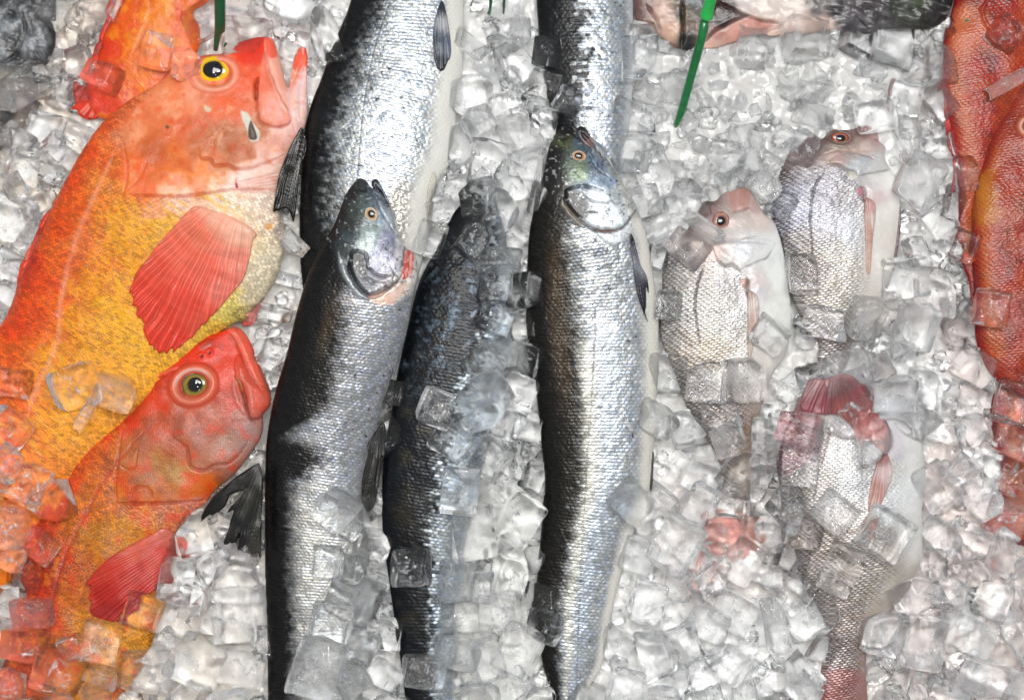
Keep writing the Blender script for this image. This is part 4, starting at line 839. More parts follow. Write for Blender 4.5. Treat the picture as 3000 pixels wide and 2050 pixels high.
def I_x(p):
    lat_dark(p, C(*KI, [(400, 820), (370, 950), (325, 1080), (300, 1200), (300, 1350), (320, 1500), (340, 1700)]))
    p.area(C(*KI, [(500, 640), (780, 600), (1100, 620), (1110, 700), (1040, 800), (900, 860), (790, 910), (720, 900), (640, 870), (540, 830)]), 8, h=6, step=2)
    p.line(C(*KI, [(530, 825), (600, 875), (680, 870), (740, 910), (780, 935)]), 4, 7, '#5c463c', .8)
    p.line(C(*KI, [(790, 910), (900, 860), (1050, 790), (1110, 710)]), 2.6, 5, '#7c8078', .75)
    p.line(C(*KI, [(540, 640), (700, 620), (850, 590), (1000, 560)]), 2.4, 3, '#a89c98', .6)
    p.line(C(*KI, [(680, 330), (780, 310), (880, 265)]), 2.6, 4, '#6c5650', .7)
    p.line(C(*KI, [(400, 650), (520, 640), (760, 630), (1050, 650)]), 4, 2, '#a6a4b4', .5)
    p.area(C(*KI, [(670, 110), (850, 80), (870, 240), (690, 320)]), 8, col='#b07e74', a=.6)
    p.line(C(*KI, [(835, 1000), (848, 1100), (840, 1200)]), 4.5, 8, '#4c1a12', .9)
    p.area(C(*KI, [(760, 1040), (830, 1010), (835, 1110), (790, 1100)]), 4, col='#9c5a48', a=.6)
    p.area(C(*KI, [(870, 960), (1000, 950), (1050, 1100), (960, 1200), (880, 1150)]), 16, h=5)
I_head = C(*KI, [(300, 900), (450, 800), (540, 840), (640, 890), (780, 930), (900, 1900), (1500, 1900), (1500, -100), (-100, -100), (-100, 700)])
r = thing('sea_bream', 'pale sea bream with pink snout, an ice sliver across its orange rimmed eye', 'sea bream', 'sea bream laid on the ice')
form('body', I_out, .30, 46, bream_paint(I_smp, 10, C(*KI, [(330, 330), (20, 700), (-30, 1100), (-60, 1500)]) + [(1985, 1120), (2110, 1440)], C(*KI, [(1130, 410), (1230, 720), (1290, 1100), (1310, 1500)]) + [(2300, 1060), (2240, 1200), (2180, 1440)], [(2150, 600), (2130, 850), (2130, 1100), (2145, 1440)], 61, I_head, I_x), M_BREAM, r, under=.6, sp=2.2)
eye('eye', 1950 + 570 * .2833, 530 + 415 * .2833, 25, 27, .3, [(.0, '#232a40'), (.42, '#232a40'), (.55, '#8c6054'), (.8, '#b08474'), (1.0, '#7c4a42')], (-1, 1, .48), r)
fin('pectoral_fin', C(*KI, [(845, 1140), (930, 1180), (960, 1300), (950, 1450), (930, 1588), (880, 1800), (850, 1900), (840, 1600), (838, 1300)]), (1950 + 890 * .2833, 760), 9, Cs(*KI, [(850, 1200, '#b09086'), (900, 1350, '#cdc0b8'), (850, 1450, '#bc9c92'), (930, 1250, '#d8d0cc'), (870, 1750, '#c8b8b0')]), r, amp=1.8, off=2, thick=3)

# right bream, head at the top
J_out = C(*KJ, [(980, 58), (900, 82), (800, 95), (700, 92), (600, 130), (520, 200), (350, 195), (240, 300), (140, 430), (110, 530), (70, 760), (35, 920), (30, 1080), (110, 1260), (150, 1450)]) + C(*K6, [(190, 1360), (250, 1500), (320, 1600)]) + [(2400, 1060), (2440, 1100), (2470, 1085), (2500, 1010)] + C(*K6, [(520, 1500), (600, 1430), (650, 1300), (675, 1200), (692, 1090), (704, 960), (690, 850), (662, 790), (630, 740)]) + C(*KJ, [(1265, 300), (1235, 240), (1225, 200), (1180, 130), (1080, 70)])
J_smp = Cs(*KJ, [(600, 200, '#6a4a48'), (1000, 130, '#8a5f5c'), (1150, 150, '#b08080'), (900, 300, '#a08478'), (700, 280, '#8a7860'), (1000, 330, '#c4a89c'), (700, 400, '#c09a90'), (450, 280, '#6a5050'), (300, 400, '#7a5c5c'), (200, 550, '#6a5656'), (1000, 450, '#a8aeb8'), (1150, 500, '#c4c4c4'), (900, 520, '#aab0b4'), (1200, 700, '#dadad8'), (1300, 650, '#dfe0dc'), (1150, 850, '#d8bcbc'), (1250, 1000, '#dedbd4'), (1250, 1300, '#d8d4c8'), (300, 800, '#8c8ca0'), (300, 1000, '#9ea0b8'), (150, 1100, '#7a7a90'), (600, 850, '#a8a4b0'), (800, 800, '#aaa4a8'), (600, 1100, '#bab8c4'), (800, 1200, '#dadde6'), (500, 1300, '#aaa4a4'), (250, 1350, '#8a807c'), (700, 1450, '#c8c2b8'), (1200, 1500, '#d8d4ca'), (400, 1500, '#8a7a6c'), (700, 600, '#a8a4ac'), (880, 850, '#b8b4b8')]) + Cs(*K6, [(450, 1300, '#c8c0b4'), (400, 1400, '#b8b0a0'), (280, 1250, '#8a7058'), (350, 1550, '#8a7a70')])
def J_x(p):
    lat_dark(p, C(*KJ, [(590, 530), (540, 600), (480, 700), (440, 820), (420, 950), (410, 1100), (415, 1250), (430, 1400), (440, 1500)]))
    p.area(C(*KJ, [(620, 460), (800, 380), (1100, 400), (1280, 470), (1300, 540), (1130, 590), (980, 610), (920, 620), (880, 580), (780, 540)]), 8, h=6, step=2)
    p.line(C(*KJ, [(600, 480), (700, 500), (760, 530), (830, 560), (890, 580), (920, 620)]), 3.5, 6, '#5c4844', .7)
    p.line(C(*KJ, [(930, 620), (1050, 590), (1200, 560), (1300, 540)]), 2.6, 5, '#777468', .8)
    p.line(C(*KJ, [(930, 385), (1020, 400), (1110, 435)]), 3, 4, '#8a5a62', .75)
    p.line(C(*KJ, [(1120, 215), (1180, 230), (1240, 270)]), 3, 4, '#5a544e', .8)
    p.line(C(*KJ, [(560, 380), (700, 340), (900, 350), (1100, 340)]), 4, 2, '#b08a7c', .5)
    p.line(C(*KJ, [(960, 740), (995, 770), (992, 900)]), 5, 8, '#6a1420', .9)
    p.area(C(*KJ, [(900, 780), (960, 730), (985, 800), (960, 850)]), 4, col='#c47a86', a=.7)
    p.area(C(*KJ, [(1010, 700), (1180, 720), (1200, 850), (1100, 880), (1020, 820)]), 14, h=5)
    p.area(C(*KJ, [(830, 570), (900, 580), (910, 640), (850, 650)]), 5, col='#d8d0bc', a=.6)
    q = np.hypot((p.X - (2260 + 745 * .2708)) / 36, (p.Y - (350 + 195 * .2708)) / 24); p.mix('#5a4038', np.exp(-((q - .95) / .2) ** 2) * .7); p.z += 4 * np.exp(-((q - 1) / .3) ** 2)
J_head = C(*KJ, [(100, 560), (400, 480), (600, 500), (760, 560), (960, 720), (1000, 900), (1010, 1700), (1700, 1700), (1700, -100), (-200, -100), (-200, 560)])
r = thing('sea_bream', 'silvery lilac sea bream with brown forehead, lying closest to the pile of bare white ice', 'sea bream', 'sea bream laid on the ice')
form('body', J_out, .30, 40, bream_paint(J_smp, 10, C(*KJ, [(240, 300), (110, 530), (30, 950), (110, 1260), (200, 1600)]) + [(2420, 1060)], C(*KJ, [(1265, 300), (1400, 700), (1400, 1000), (1350, 1300), (1250, 1500)]) + [(2540, 950), (2480, 1080)], [(2450, 400), (2460, 600), (2460, 850), (2450, 1090)], 67, J_head, J_x, a=15), M_BREAM, r, under=.6, sp=2.2)
eye('eye', 2260 + 745 * .2708, 350 + 200 * .2708, 27, 17, .12, [(.0, '#26334e'), (.5, '#26334e'), (.62, '#b86a48'), (.85, '#8a4434'), (1.0, '#5a3a40')], (1, 2, .52), r)
fin('pectoral_fin', C(*KJ, [(995, 880), (1060, 870), (1110, 920), (1115, 1050), (1090, 1250), (1075, 1450), (1060, 1650), (1020, 1660), (1010, 1450), (1000, 1200)]), (2260 + 1050 * .2708, 480), 9, Cs(*KJ, [(1000, 950, '#b08078'), (1080, 950, '#c8a098'), (1020, 1200, '#c0948a'), (1100, 1100, '#d4c4bc'), (1040, 1550, '#d0b0a4')]), r, amp=1.8, off=2, thick=3)
form_z = form.zref
fin('caudal_fin', C(*K8, [(360, 150), (420, 145), (480, 190), (520, 250), (555, 330), (580, 410), (585, 480), (550, 470), (480, 410), (430, 370), (380, 330), (300, 320), (210, 300), (225, 220), (250, 170), (300, 165)]), (2200 + 350 * .661, 1000 + 60 * .661), 16, Cs(*K8, [(380, 170, '#a86060'), (440, 220, '#9c4c50'), (500, 330, '#b86058'), (560, 430, '#c8a8a4'), (570, 380, '#c8989a'), (300, 250, '#84404a'), (250, 200, '#9a7074'), (240, 290, '#8c4450'), (400, 320, '#b05a50')]), r, z0=112, amp=3.5, thick=5)
fin('anal_fin', C(*K6, [(700, 960), (702, 1050), (690, 1150), (680, 1210), (670, 1200), (682, 1100), (692, 1000)]), (2640, 500), 3, '#6e5a5c', r, z0=52, amp=1, thick=4)

# lower bream, head under ice and a red tail
Kb_out = C(*K8, [(560, 90), (450, 120), (330, 150), (250, 200), (200, 300), (150, 430), (125, 560), (150, 700), (170, 850), (190, 960), (240, 1080), (300, 1180), (345, 1300), (320, 1450), (298, 1588), (270, 1900), (540, 1900), (525, 1588), (518, 1450), (530, 1280), (610, 1220), (700, 1110), (745, 1030), (772, 950), (770, 750), (782, 600), (775, 480), (745, 330), (680, 180), (620, 110)])
Kb_smp = Cs(*K8, [(400, 500, '#d8d8d8'), (300, 600, '#b8b0a8'), (450, 650, '#dcdee0'), (650, 400, '#d4d2d4'), (700, 500, '#d0d0cc'), (700, 650, '#d8dcdc'), (700, 850, '#d0d0cc'), (600, 700, '#dde0e2'), (350, 850, '#9a8470'), (200, 650, '#8f8478'), (200, 850, '#a08878'), (450, 1000, '#b0a090'), (600, 1050, '#b4a898'), (500, 1130, '#a89a88'), (650, 1100, '#a09488'), (450, 1250, '#a89080'), (400, 1380, '#8a6a5c'), (400, 1500, '#8c6258'), (350, 1560, '#98504a'), (480, 1540, '#9c8278'), (430, 750, '#c8c0b8'), (640, 550, '#cfcfca'), (560, 900, '#b8aca0'), (220, 400, '#a83a48'), (170, 500, '#a85058'), (560, 150, '#b4acaa'), (480, 130, '#a8a4a8'), (330, 400, '#c0b8b4'), (600, 320, '#c8ccd0')])
def K_x(p):
    lat_dark(p, C(*K8, [(330, 400), (300, 520), (280, 650), (270, 720)]), 3, .5)
    p.line(C(*K8, [(360, 370), (330, 450), (300, 560)]), 3, 3, '#7c5a54', .6)
    p.line(C(*K8, [(560, 350), (620, 345), (680, 360), (730, 420)]), 3, 5, '#6c6460', .6)
    p.line(C(*K8, [(570, 480), (560, 540), (530, 640)]), 4, 6, '#7a3a38', .7)
    p.area(C(*K8, [(580, 400), (640, 380), (680, 480), (650, 530), (590, 490)]), 14, h=5, col='#c8c0cc', a=.5)
    p.area(C(*K8, [(310, 1500), (520, 1500), (530, 1900), (270, 1900)]), 30, col='#944a44', a=.5)
    q = np.hypot(p.X - (2200 + 495 * .661), p.Y - (1000 + 150 * .661)); p.mix('#3a4a78', ss(9, 4, q) * .8)
r = thing('sea_bream', 'bream lying lowest, head buried in ice cubes, red fin above and brown tail stalk', 'sea bream', 'sea bream laid on the ice')
form('body', Kb_out, .32, 52, bream_paint(Kb_smp, 12, C(*K8, [(250, 200), (125, 560), (190, 960), (345, 1300), (270, 1900)]), C(*K8, [(680, 180), (782, 600), (745, 1030), (530, 1280), (540, 1900)]), C(*K8, [(480, 150), (450, 600), (440, 1000), (420, 1300), (400, 1900)]), 71, C(*K8, [(200, 350), (360, 360), (560, 330), (600, 480), (700, 470), (800, 400), (800, 0), (200, 0)]), K_x, a=14), M_BREAM, r, under=.6, sp=2.2)
zK = form.zref
fin('pectoral_fin', C(*K8, [(565, 470), (600, 500), (620, 580), (600, 650), (570, 720), (540, 800), (520, 870), (512, 760), (520, 650), (545, 560)]), (2200 + 600 * .661, 1000 + 380 * .661), 9, Cs(*K8, [(570, 500, '#a06a64'), (600, 580, '#d0bcbc'), (540, 640, '#bc9088'), (530, 780, '#c49c94')]), r, amp=1.8, off=2, thick=3)
fin('anal_fin', C(*K8, [(765, 640), (772, 700), (762, 800), (752, 850), (748, 780), (755, 700)]), (2710, 1300), 3, '#4a4444', r, z0=60, amp=1, thick=4)

# ------------------------------------------------------------------ RED SNAPPERS on the right
def red_paint(bandpts, seed, extra=None, base='#b83a12', a=15):
    def paint(p):
        X, Y = p.X, p.Y; n = fbm(X, Y, 50, 4, seed)
        p.c[:] = lin(base); p.mix('#7c140c', ss(.5, .28, n) * .75); p.mix('#cc5420', ss(.52, .7, n) * .6)
        d = dist_poly(X, Y, crom(bandpts, 4, False))[0]
        p.mix('#d08410', np.exp(-((d + (n - .5) * 30) / 26) ** 2) * .75)
        p.mix('#cf8a78', ss(30, 70, d) * ss(.45, .65, fbm(X, Y, 70, 3, seed + 4)) * .3)
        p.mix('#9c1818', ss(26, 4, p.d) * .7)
        hid, hid2, ed, ls, lt = scales(Y + X * .15, X, a * .5, a, seed)
        e = ss(.26, .04, ed); p.mix('#dc8f60', ss(.5, .15, np.hypot(ls, lt * .8)) * (.03 + .30 * hid ** 2) * ss(10, 40, p.d))
        p.c *= (1 - .55 * e)[:, None]; p.z += 1.5 * ls + 1.0 * (hid - .5) * lt * 2
        p.c = p.c ** 1.25 * np.array([.86, .60, .22]); grain(p, .08); p.r[:] = .34; p.z += (fbm(X, Y, 90, 2, seed + 8) - .5) * 14
        if extra: extra(p)
    return paint
r = thing('red_snapper', 'slender red fish with a golden stripe, leaning against the sea bream ice near the corner', 'snapper', 'red snappers laid on the ice')
def M_x(p):
    p.line(C(*K6, [(1100, 0), (1070, 60), (1110, 150), (1190, 260)]), 6, 6, '#7a1a12', .6)
    p.area(C(*K6, [(940, 60), (1020, 40), (1080, 90), (1080, 200), (1000, 260), (930, 200)]), 50, col='#c86a44', a=.5, wob=40)
    p.area(C(*K6, [(995, 90), (1012, 92), (1010, 106), (996, 104)]), 3, col='#2e5a18', a=.9)
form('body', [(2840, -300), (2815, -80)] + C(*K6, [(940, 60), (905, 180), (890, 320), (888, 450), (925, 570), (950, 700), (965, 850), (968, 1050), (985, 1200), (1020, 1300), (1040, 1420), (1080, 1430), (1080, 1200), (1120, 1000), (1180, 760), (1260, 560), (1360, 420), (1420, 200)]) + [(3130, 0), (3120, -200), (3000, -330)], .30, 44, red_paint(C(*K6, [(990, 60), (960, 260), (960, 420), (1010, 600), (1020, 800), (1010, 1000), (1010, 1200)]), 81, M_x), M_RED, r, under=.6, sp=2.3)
fin('dorsal_fin', C(*K6, [(905, 440), (940, 600), (955, 760), (950, 880), (925, 920), (945, 800), (925, 680), (905, 560), (890, 470)]), (2830, 250), 6, '#a81f22', r, z0=52, amp=3, thick=5)
r = thing('red_snapper', 'plump red fish with a golden brown flank, right of the slender red one', 'snapper', 'red snappers laid on the ice')
def N_x(p):
    p.area(C(*K6, [(1060, 820), (1120, 820), (1140, 1000), (1090, 1050), (1050, 980)]), 60, col='#b8781c', a=.6, wob=50)
    p.area(C(*K6, [(1150, 500), (1330, 300), (1400, 700), (1180, 760)]), 30, col='#8a3018', a=.4)
    ex, ey = 2200 + 1290 * .63, 590 * .63
    q = np.hypot(p.X - ex, p.Y - ey); p.z += np.exp(-((q - 26) / 9) ** 2) * 7; p.mix('#e0a890', np.exp(-((q - 24) / 7) ** 2) * .8)
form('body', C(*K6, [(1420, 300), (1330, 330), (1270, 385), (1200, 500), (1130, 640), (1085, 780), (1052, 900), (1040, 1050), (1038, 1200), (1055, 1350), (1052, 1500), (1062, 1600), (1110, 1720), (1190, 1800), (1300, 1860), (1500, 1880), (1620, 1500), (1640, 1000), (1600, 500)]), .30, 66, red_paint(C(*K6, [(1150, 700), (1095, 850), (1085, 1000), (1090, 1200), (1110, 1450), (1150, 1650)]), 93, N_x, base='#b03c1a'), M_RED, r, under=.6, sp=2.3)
eye('eye', 2200 + 1290 * .63, 590 * .63, 19, 21, 0, [(.0, '#10131a'), (.45, '#10131a'), (.6, '#b88a50'), (1.0, '#8a4030')], (0, 0, .5), r)
r = thing('red_snapper', 'red fish mostly buried under the cubes at the right hand edge, below the plump one', 'snapper', 'red snappers laid on the ice')
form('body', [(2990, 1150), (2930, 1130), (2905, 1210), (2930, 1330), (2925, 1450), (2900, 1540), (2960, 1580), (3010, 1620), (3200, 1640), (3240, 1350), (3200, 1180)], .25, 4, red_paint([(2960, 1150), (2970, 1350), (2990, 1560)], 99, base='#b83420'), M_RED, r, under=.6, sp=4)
def pink_paint(p):
    n = fbm(p.X, p.Y, 40, 4, 5); p.c[:] = lin('#c08a80'); p.mix('#d8b4ac', ss(.45, .7, n)); p.mix('#a8564a', ss(.45, .25, n) * .6); p.r[:] = .4; p.z += (n - .5) * 8
r = thing('red_snapper', 'pinkish red fish seen only as a blush through the cubes below the left bream', 'snapper', 'red snappers laid on the ice')
form('body', [(2060, 1515), (2110, 1490), (2190, 1500), (2250, 1530), (2240, 1600), (2180, 1640), (2110, 1660), (2060, 1720), (2020, 1800), (1992, 1820), (1988, 1790), (2020, 1700), (2045, 1610)], .2, 4, pink_paint, M_RED, r, under=.6, sp=4)

# ------------------------------------------------------------------ COD across the top and the grey fish in the corner
T_smp = [(100, 60, '#6e5450'), (40, 80, '#5a3a38'), (200, 80, '#b8988a'), (280, 200, '#c4a08c'), (260, 120, '#b89a8c'), (330, 100, '#2c2620'), (370, 80, '#6a5a40'), (400, 60, '#4a4a48'), (380, 280, '#1c1e20'), (420, 20, '#55606c'), (540, 100, '#1f1a1c'), (650, 70, '#2a1614'), (620, 150, '#3c1d18'), (580, 210, '#c08880'), (700, 200, '#cc9488'), (540, 300, '#d8b0a0'), (800, 180, '#c89488'), (900, 170, '#b87c70'), (800, 40, '#ccc0bc'), (900, 80, '#d0c4bc'), (1000, 60, '#cfc4bc'), (1100, 50, '#cdc0b8'), (1080, 130, '#c8b8b0'), (1180, 180, '#c8b0a4'), (1000, 210, '#d2b8ac'), (1300, 170, '#bca69c'), (1250, 60, '#5a5658'), (1300, 20, '#6a6664'), (1400, 80, '#2c2a30'), (1500, 130, '#4a464c'), (1600, 60, '#3a363a'), (1700, 140, '#4c484c'), (1800, 40, '#2e322c'), (1900, 60, '#3c403a'), (1950, 30, '#404a38'), (2000, 100, '#2a2826'), (2100, 80, '#201c1e'), (1500, 180, '#38363a'), (2150, 0, '#120e10')]
def T_paint(p):
    X, Y = p.X, p.Y; p.cmap(Cs(*KT, T_smp), warp=10, eps=7, p=2.2)
    g = ss(2370, 2440, X - (Y - 40) * .9)
    w = fbm(X * .35 + Y * 1.0, Y * 1.6 - X * .55, 22, 4, 5)
    p.c *= (1 + g * (w - .5) * 2.2)[:, None]; p.mix('#8a8888', g * ss(.62, .8, w) * .6)
    p.mix('#dcd4cc', (1 - g) * ss(.6, .8, fbm(X, Y, 12, 3, 9)) * .2 * ss(2120, 2160, X))
    p.r[:] = .32; p.z += (fbm(X, Y, 50, 3, 5) - .5) * 10 + g * (w - .5) * 7
    p.line(C(*KT, [(560, 0), (640, 45), (760, 100), (880, 140), (1000, 160), (1025, 180)]), 4, 12, '#4a2018', .8)
    p.line(C(*KT, [(340, 0), (350, 120), (345, 230), (345, 330)]), 5, 12, '#15110e', .9)
    p.line(C(*KT, [(100, 30), (170, 130), (200, 230)]), 4, 6, '#4a2e2a', .7)
    p.line(C(*KT, [(860, 240), (960, 205), (1025, 185)]), 3, 3, '#b8968a', .5)
    p.area(C(*KT, [(560, 10), (760, 95), (800, 110), (700, 160), (580, 220), (500, 290), (490, 150), (540, 60)]), 6, h=-14, col='#241618', a=.7)
r = thing('cod', 'large grey cod with pale belly flap and gaping gill, lying crosswise above the bare ice', 'cod')
form('body', C(*KT, [(0, -300), (20, 0), (20, 100), (60, 160), (150, 200), (220, 260), (270, 310), (340, 335), (390, 345), (430, 320), (500, 325), (580, 320), (700, 285), (850, 245), (1000, 240), (1200, 225), (1320, 215), (1500, 235), (1700, 225), (1900, 200), (2050, 185), (2130, 150), (2180, 60), (2200, -100), (2100, -500), (300, -560)]), .20, 50, T_paint, M_BREAM, r, under=.6, sp=3.0, cap=60)

def P_paint(p):
    X, Y = p.X, p.Y; n = fbm(X, Y, 40, 4, 33); n2 = fbm(X, Y, 14, 3, 35)
    p.c[:] = lin('#55585c'); p.mix('#8c9298', ss(.5, .68, n) * .8); p.mix('#1c1d20', ss(.48, .32, n) * .85); p.mix('#222428', ss(.55, .7, n2) * .5)
    p.mix('#16171a', ss(30, 5, p.d) * .7); p.mix('#a8a498', ss(190, 225, Y) * ss(80, 30, X) * .7)
    for k in range(5): p.line(C(*K1, [(150 + k * 18, 240), (170 + k * 18, 300), (150 + k * 20, 345)]), 3, 4, '#0c0c0e', .7)
    p.line(C(*K1, [(0, 300), (70, 260), (120, 160), (110, 60)]), 4, 6, '#202226', .7)
    p.r[:] = .4; p.z += (n - .5) * 14 + (n2 - .5) * 4
r = thing('grey_fish', 'blackish grey fish head poking in at the top left corner', 'fish')
form('body', C(*K1, [(235, -220), (248, -60), (246, 60), (250, 190), (235, 260), (200, 305), (130, 335), (60, 360), (0, 378), (-160, 400), (-300, 200), (-200, -200), (0, -320)]), .30, 46, P_paint, M_BREAM, r, under=.6, sp=3)
def P2_paint(p):
    X, Y = p.X, p.Y; n = fbm(X, Y, 50, 4, 38)
    p.c[:] = lin('#6a5d58'); p.mix('#9a8c80', ss(.5, .66, n) * .8); p.mix('#15151a', ss(60, 25, np.hypot(X - 0, (Y - 320) * .8))); p.r[:] = .4
    p.z += (n - .5) * 12
r = thing('grey_fish', 'dark fish belly glimpsed through ice under the grey fish head', 'fish')
form('body', [(-200, 225), (0, 240), (60, 225), (105, 240), (110, 300), (70, 360), (30, 420), (-60, 450), (-240, 380)], .25, 20, P2_paint, M_BREAM, r, under=.6, sp=4)

# ------------------------------------------------------------------ green sticks
M_GREEN = plain('green_plastic', '#0d6a35', .28, coat=.4, noise=.25, nscale=90)
M_GREEN2 = plain('light_green_plastic', '#1fa348', .28, coat=.4, noise=.2, nscale=90)
M_DKGREEN = plain('dark_green_plastic', '#0e4f2c', .35, coat=.3, noise=.3, nscale=90)
def wpt(x, y, z): return ((x - CX) * U * (HC - z) / HC, -(y - CY) * U * (HC - z) / HC, z * U)
def rod(name, pts, mat, parent=None, seg=14):
    """tapered rod along points (x, y, z, radius), slightly uneven, closed"""
    from mathutils import Vector
    P = [Vector(wpt(*q[:3])) for q in pts]; R = [q[3] * U for q in pts]
    V = []; F = []
    for i, c in enumerate(P):
        d = (P[min(i + 1, len(P) - 1)] - P[max(i - 1, 0)]).normalized()
        a = d.cross(Vector((0, 0, 1))); a = a.normalized() if a.length > 1e-4 else Vector((1, 0, 0)); b = d.cross(a)
        for k in range(seg):
            t = k / seg * 2 * math.pi; V.append(c + (a * math.cos(t) + b * math.sin(t)) * R[i])
    for i in range(len(P) - 1):
        for k in range(seg): F.append((i * seg + k, i * seg + (k + 1) % seg, (i + 1) * seg + (k + 1) % seg, (i + 1) * seg + k))
    n = len(V); V.append(P[0]); V.append(P[-1])
    for k in range(seg):
        F.append(((k + 1) % seg, k, n)); F.append(((len(P) - 1) * seg + k, (len(P) - 1) * seg + (k + 1) % seg, n + 1))
    me = bpy.data.meshes.new(name); me.from_pydata([tuple(v) for v in V], [], F); me.materials.append(mat)
    me.polygons.foreach_set('use_smooth', [True] * len(me.polygons))
    return put(bpy.data.objects.new(name, me), parent)
g = 'green price tag sticks pushed into the ice'
r = thing('green_stick', 'flat dark green plastic stick rising behind the yellow eyed rockfish', 'stick', g)
rod('stem', [(644, -140, 420, 17), (644, 0, 290, 16), (645, 60, 240, 15.5), (644, 88, 215, 15), (639, 96, 208, 11), (636, 112, 196, 9), (634, 130, 180, 8), (632, 146, 165, 7)], M_DKGREEN, r)
rod('spur', [(664, 125, 160, 2), (661, 130, 158, 4), (656, 138, 156, 2)], M_DKGREEN, r)
r = thing('green_stick', 'round emerald green stick with a brighter upper joint stuck into bare ice under the cod', 'stick', g)
rod('stem', [(2064, 62, 300, 12), (2056, 110, 262, 12.5), (2040, 170, 215, 12.5), (2018, 250, 150, 12), (1998, 322, 95, 11.5), (1985, 358, 60, 9), (1975, 380, 30, 6)], M_GREEN, r)
rod('upper_joint', [(2110, -120, 420, 17), (2081, 0, 345, 16.5), (2074, 30, 322, 17), (2070, 44, 312, 19), (2069, 50, 308, 19), (2066, 56, 303, 13)], M_GREEN2, r)
r = thing('green_stick', 'thin dark green twig tip at the top, nearer the large silver salmon', 'stick', g)
rod('stem', [(1442, -60, 120, 6), (1438, 0, 90, 5), (1437, 28, 60, 4), (1436, 48, 30, 3)], M_DKGREEN, r)
r = thing('green_stick', 'thin dark green twig tip at the top, nearer the mottled black salmon', 'stick', g)
rod('stem', [(1480, -60, 120, 5), (1477, 0, 90, 4.5), (1476, 18, 60, 4), (1475, 38, 30, 3)], M_DKGREEN, r)

# ------------------------------------------------------------------ ICE
rng = random.Random(8)
def blur(A, n):
    for _ in range(n):
        A = (A * 2 + np.roll(A, 1, 0) + np.roll(A, -1, 0) + np.roll(A, 1, 1) + np.roll(A, -1, 1)) / 6
    return A
HB = blur(HM, 6); NEAR = blur(FM.astype(float), 10)
def icelevel(X, Y):
    """general height of the packed ice"""
    b = 14 + 18 * fbm(X, Y, 260, 3, 201)
    b = b + 26 * ss(1250, 2050, Y) * ss(1150, 1500, X) + 22 * ss(1500, 2050, Y) * ss(900, 300, X)
    bare = ss(1840, 1960, X) * ss(2760, 2640, X) * ss(60, 180, Y) * ss(640, 440, Y)
    return b + 26 * bare
# packed bed: blocky crushed ice
bs = 9.0
xs = np.arange(-900, 3900, bs); ys = np.arange(-800, 2850, bs); GX, GY = np.meshgrid(xs, ys); X = GX.ravel(); Y = GY.ravel()
hid, hid2, ed, ls, lt = scales(Y + (fbm(X, Y, 50, 2, 1) - .5) * 50, X + (fbm(X, Y, 50, 2, 2) - .5) * 50, 58, 58, 7, .9)
BZ = ss(1840, 1960, X) * ss(2760, 2640, X) * ss(60, 180, Y) * ss(640, 440, Y)
Zb = icelevel(X, Y) - 34 + 24 * BZ + (1 - .7 * BZ) * ( hid * 16 + ls * (hid2 - .5) * 34 + lt * (hid - .5) * 34 - 10 * ss(.2, 0, ed)) + (fbm(X, Y, 22, 3, 9) - .5) * 18 + BZ * ((fbm(X, Y, 90, 3, 19) - .5) * 26 + 8)
ny_, nx_ = GX.shape; I0 = np.arange(nx_ * ny_).reshape(ny_, nx_)
F = np.stack([I0[:-1, :-1], I0[1:, :-1], I0[1:, 1:], I0[:-1, 1:]], -1).reshape(-1, 4)
V = np.stack([(X - CX) * U, -(Y - CY) * U, Zb * U], -1)
st = np.ones((len(X), 3)) * np.array([1.0, .995, .985])
nst = fbm(X, Y, 150, 4, 301)
def tint_bed(col, m):
    global st
    st = st * (1 - m[:, None]) + np.array(col) * m[:, None]
tint_bed((.98, .87, .74), ss(950, 500, X) * ss(.35, .6, nst) * .9)                      # patchy beige tint, stronger towards the left
tint_bed((.97, .84, .80), ss(2350, 2800, X) * ss(600, 1100, Y) * ss(.38, .6, nst) * .9)    # pink meltwater by the red fish
tint_bed((.93, .92, .88), ss(1100, 1250, X) * ss(1750, 1550, X) * ss(1150, 1500, Y) * .9)
tint_bed((.97, .88, .84), ss(1880, 2000, X) * ss(2400, 2250, X) * ss(1350, 1450, Y) * ss(1850, 1700, Y) * .7)
bz = ss(1840, 1960, X) * ss(2760, 2640, X) * ss(60, 180, Y) * ss(640, 440, Y)
st = st * (1 - .20 * bz * (.6 + .8 * fbm(X, Y, 60, 3, 311)))[:, None]
put(mesh_np('ice_bed', V, F, M_BED, st), kind='structure')

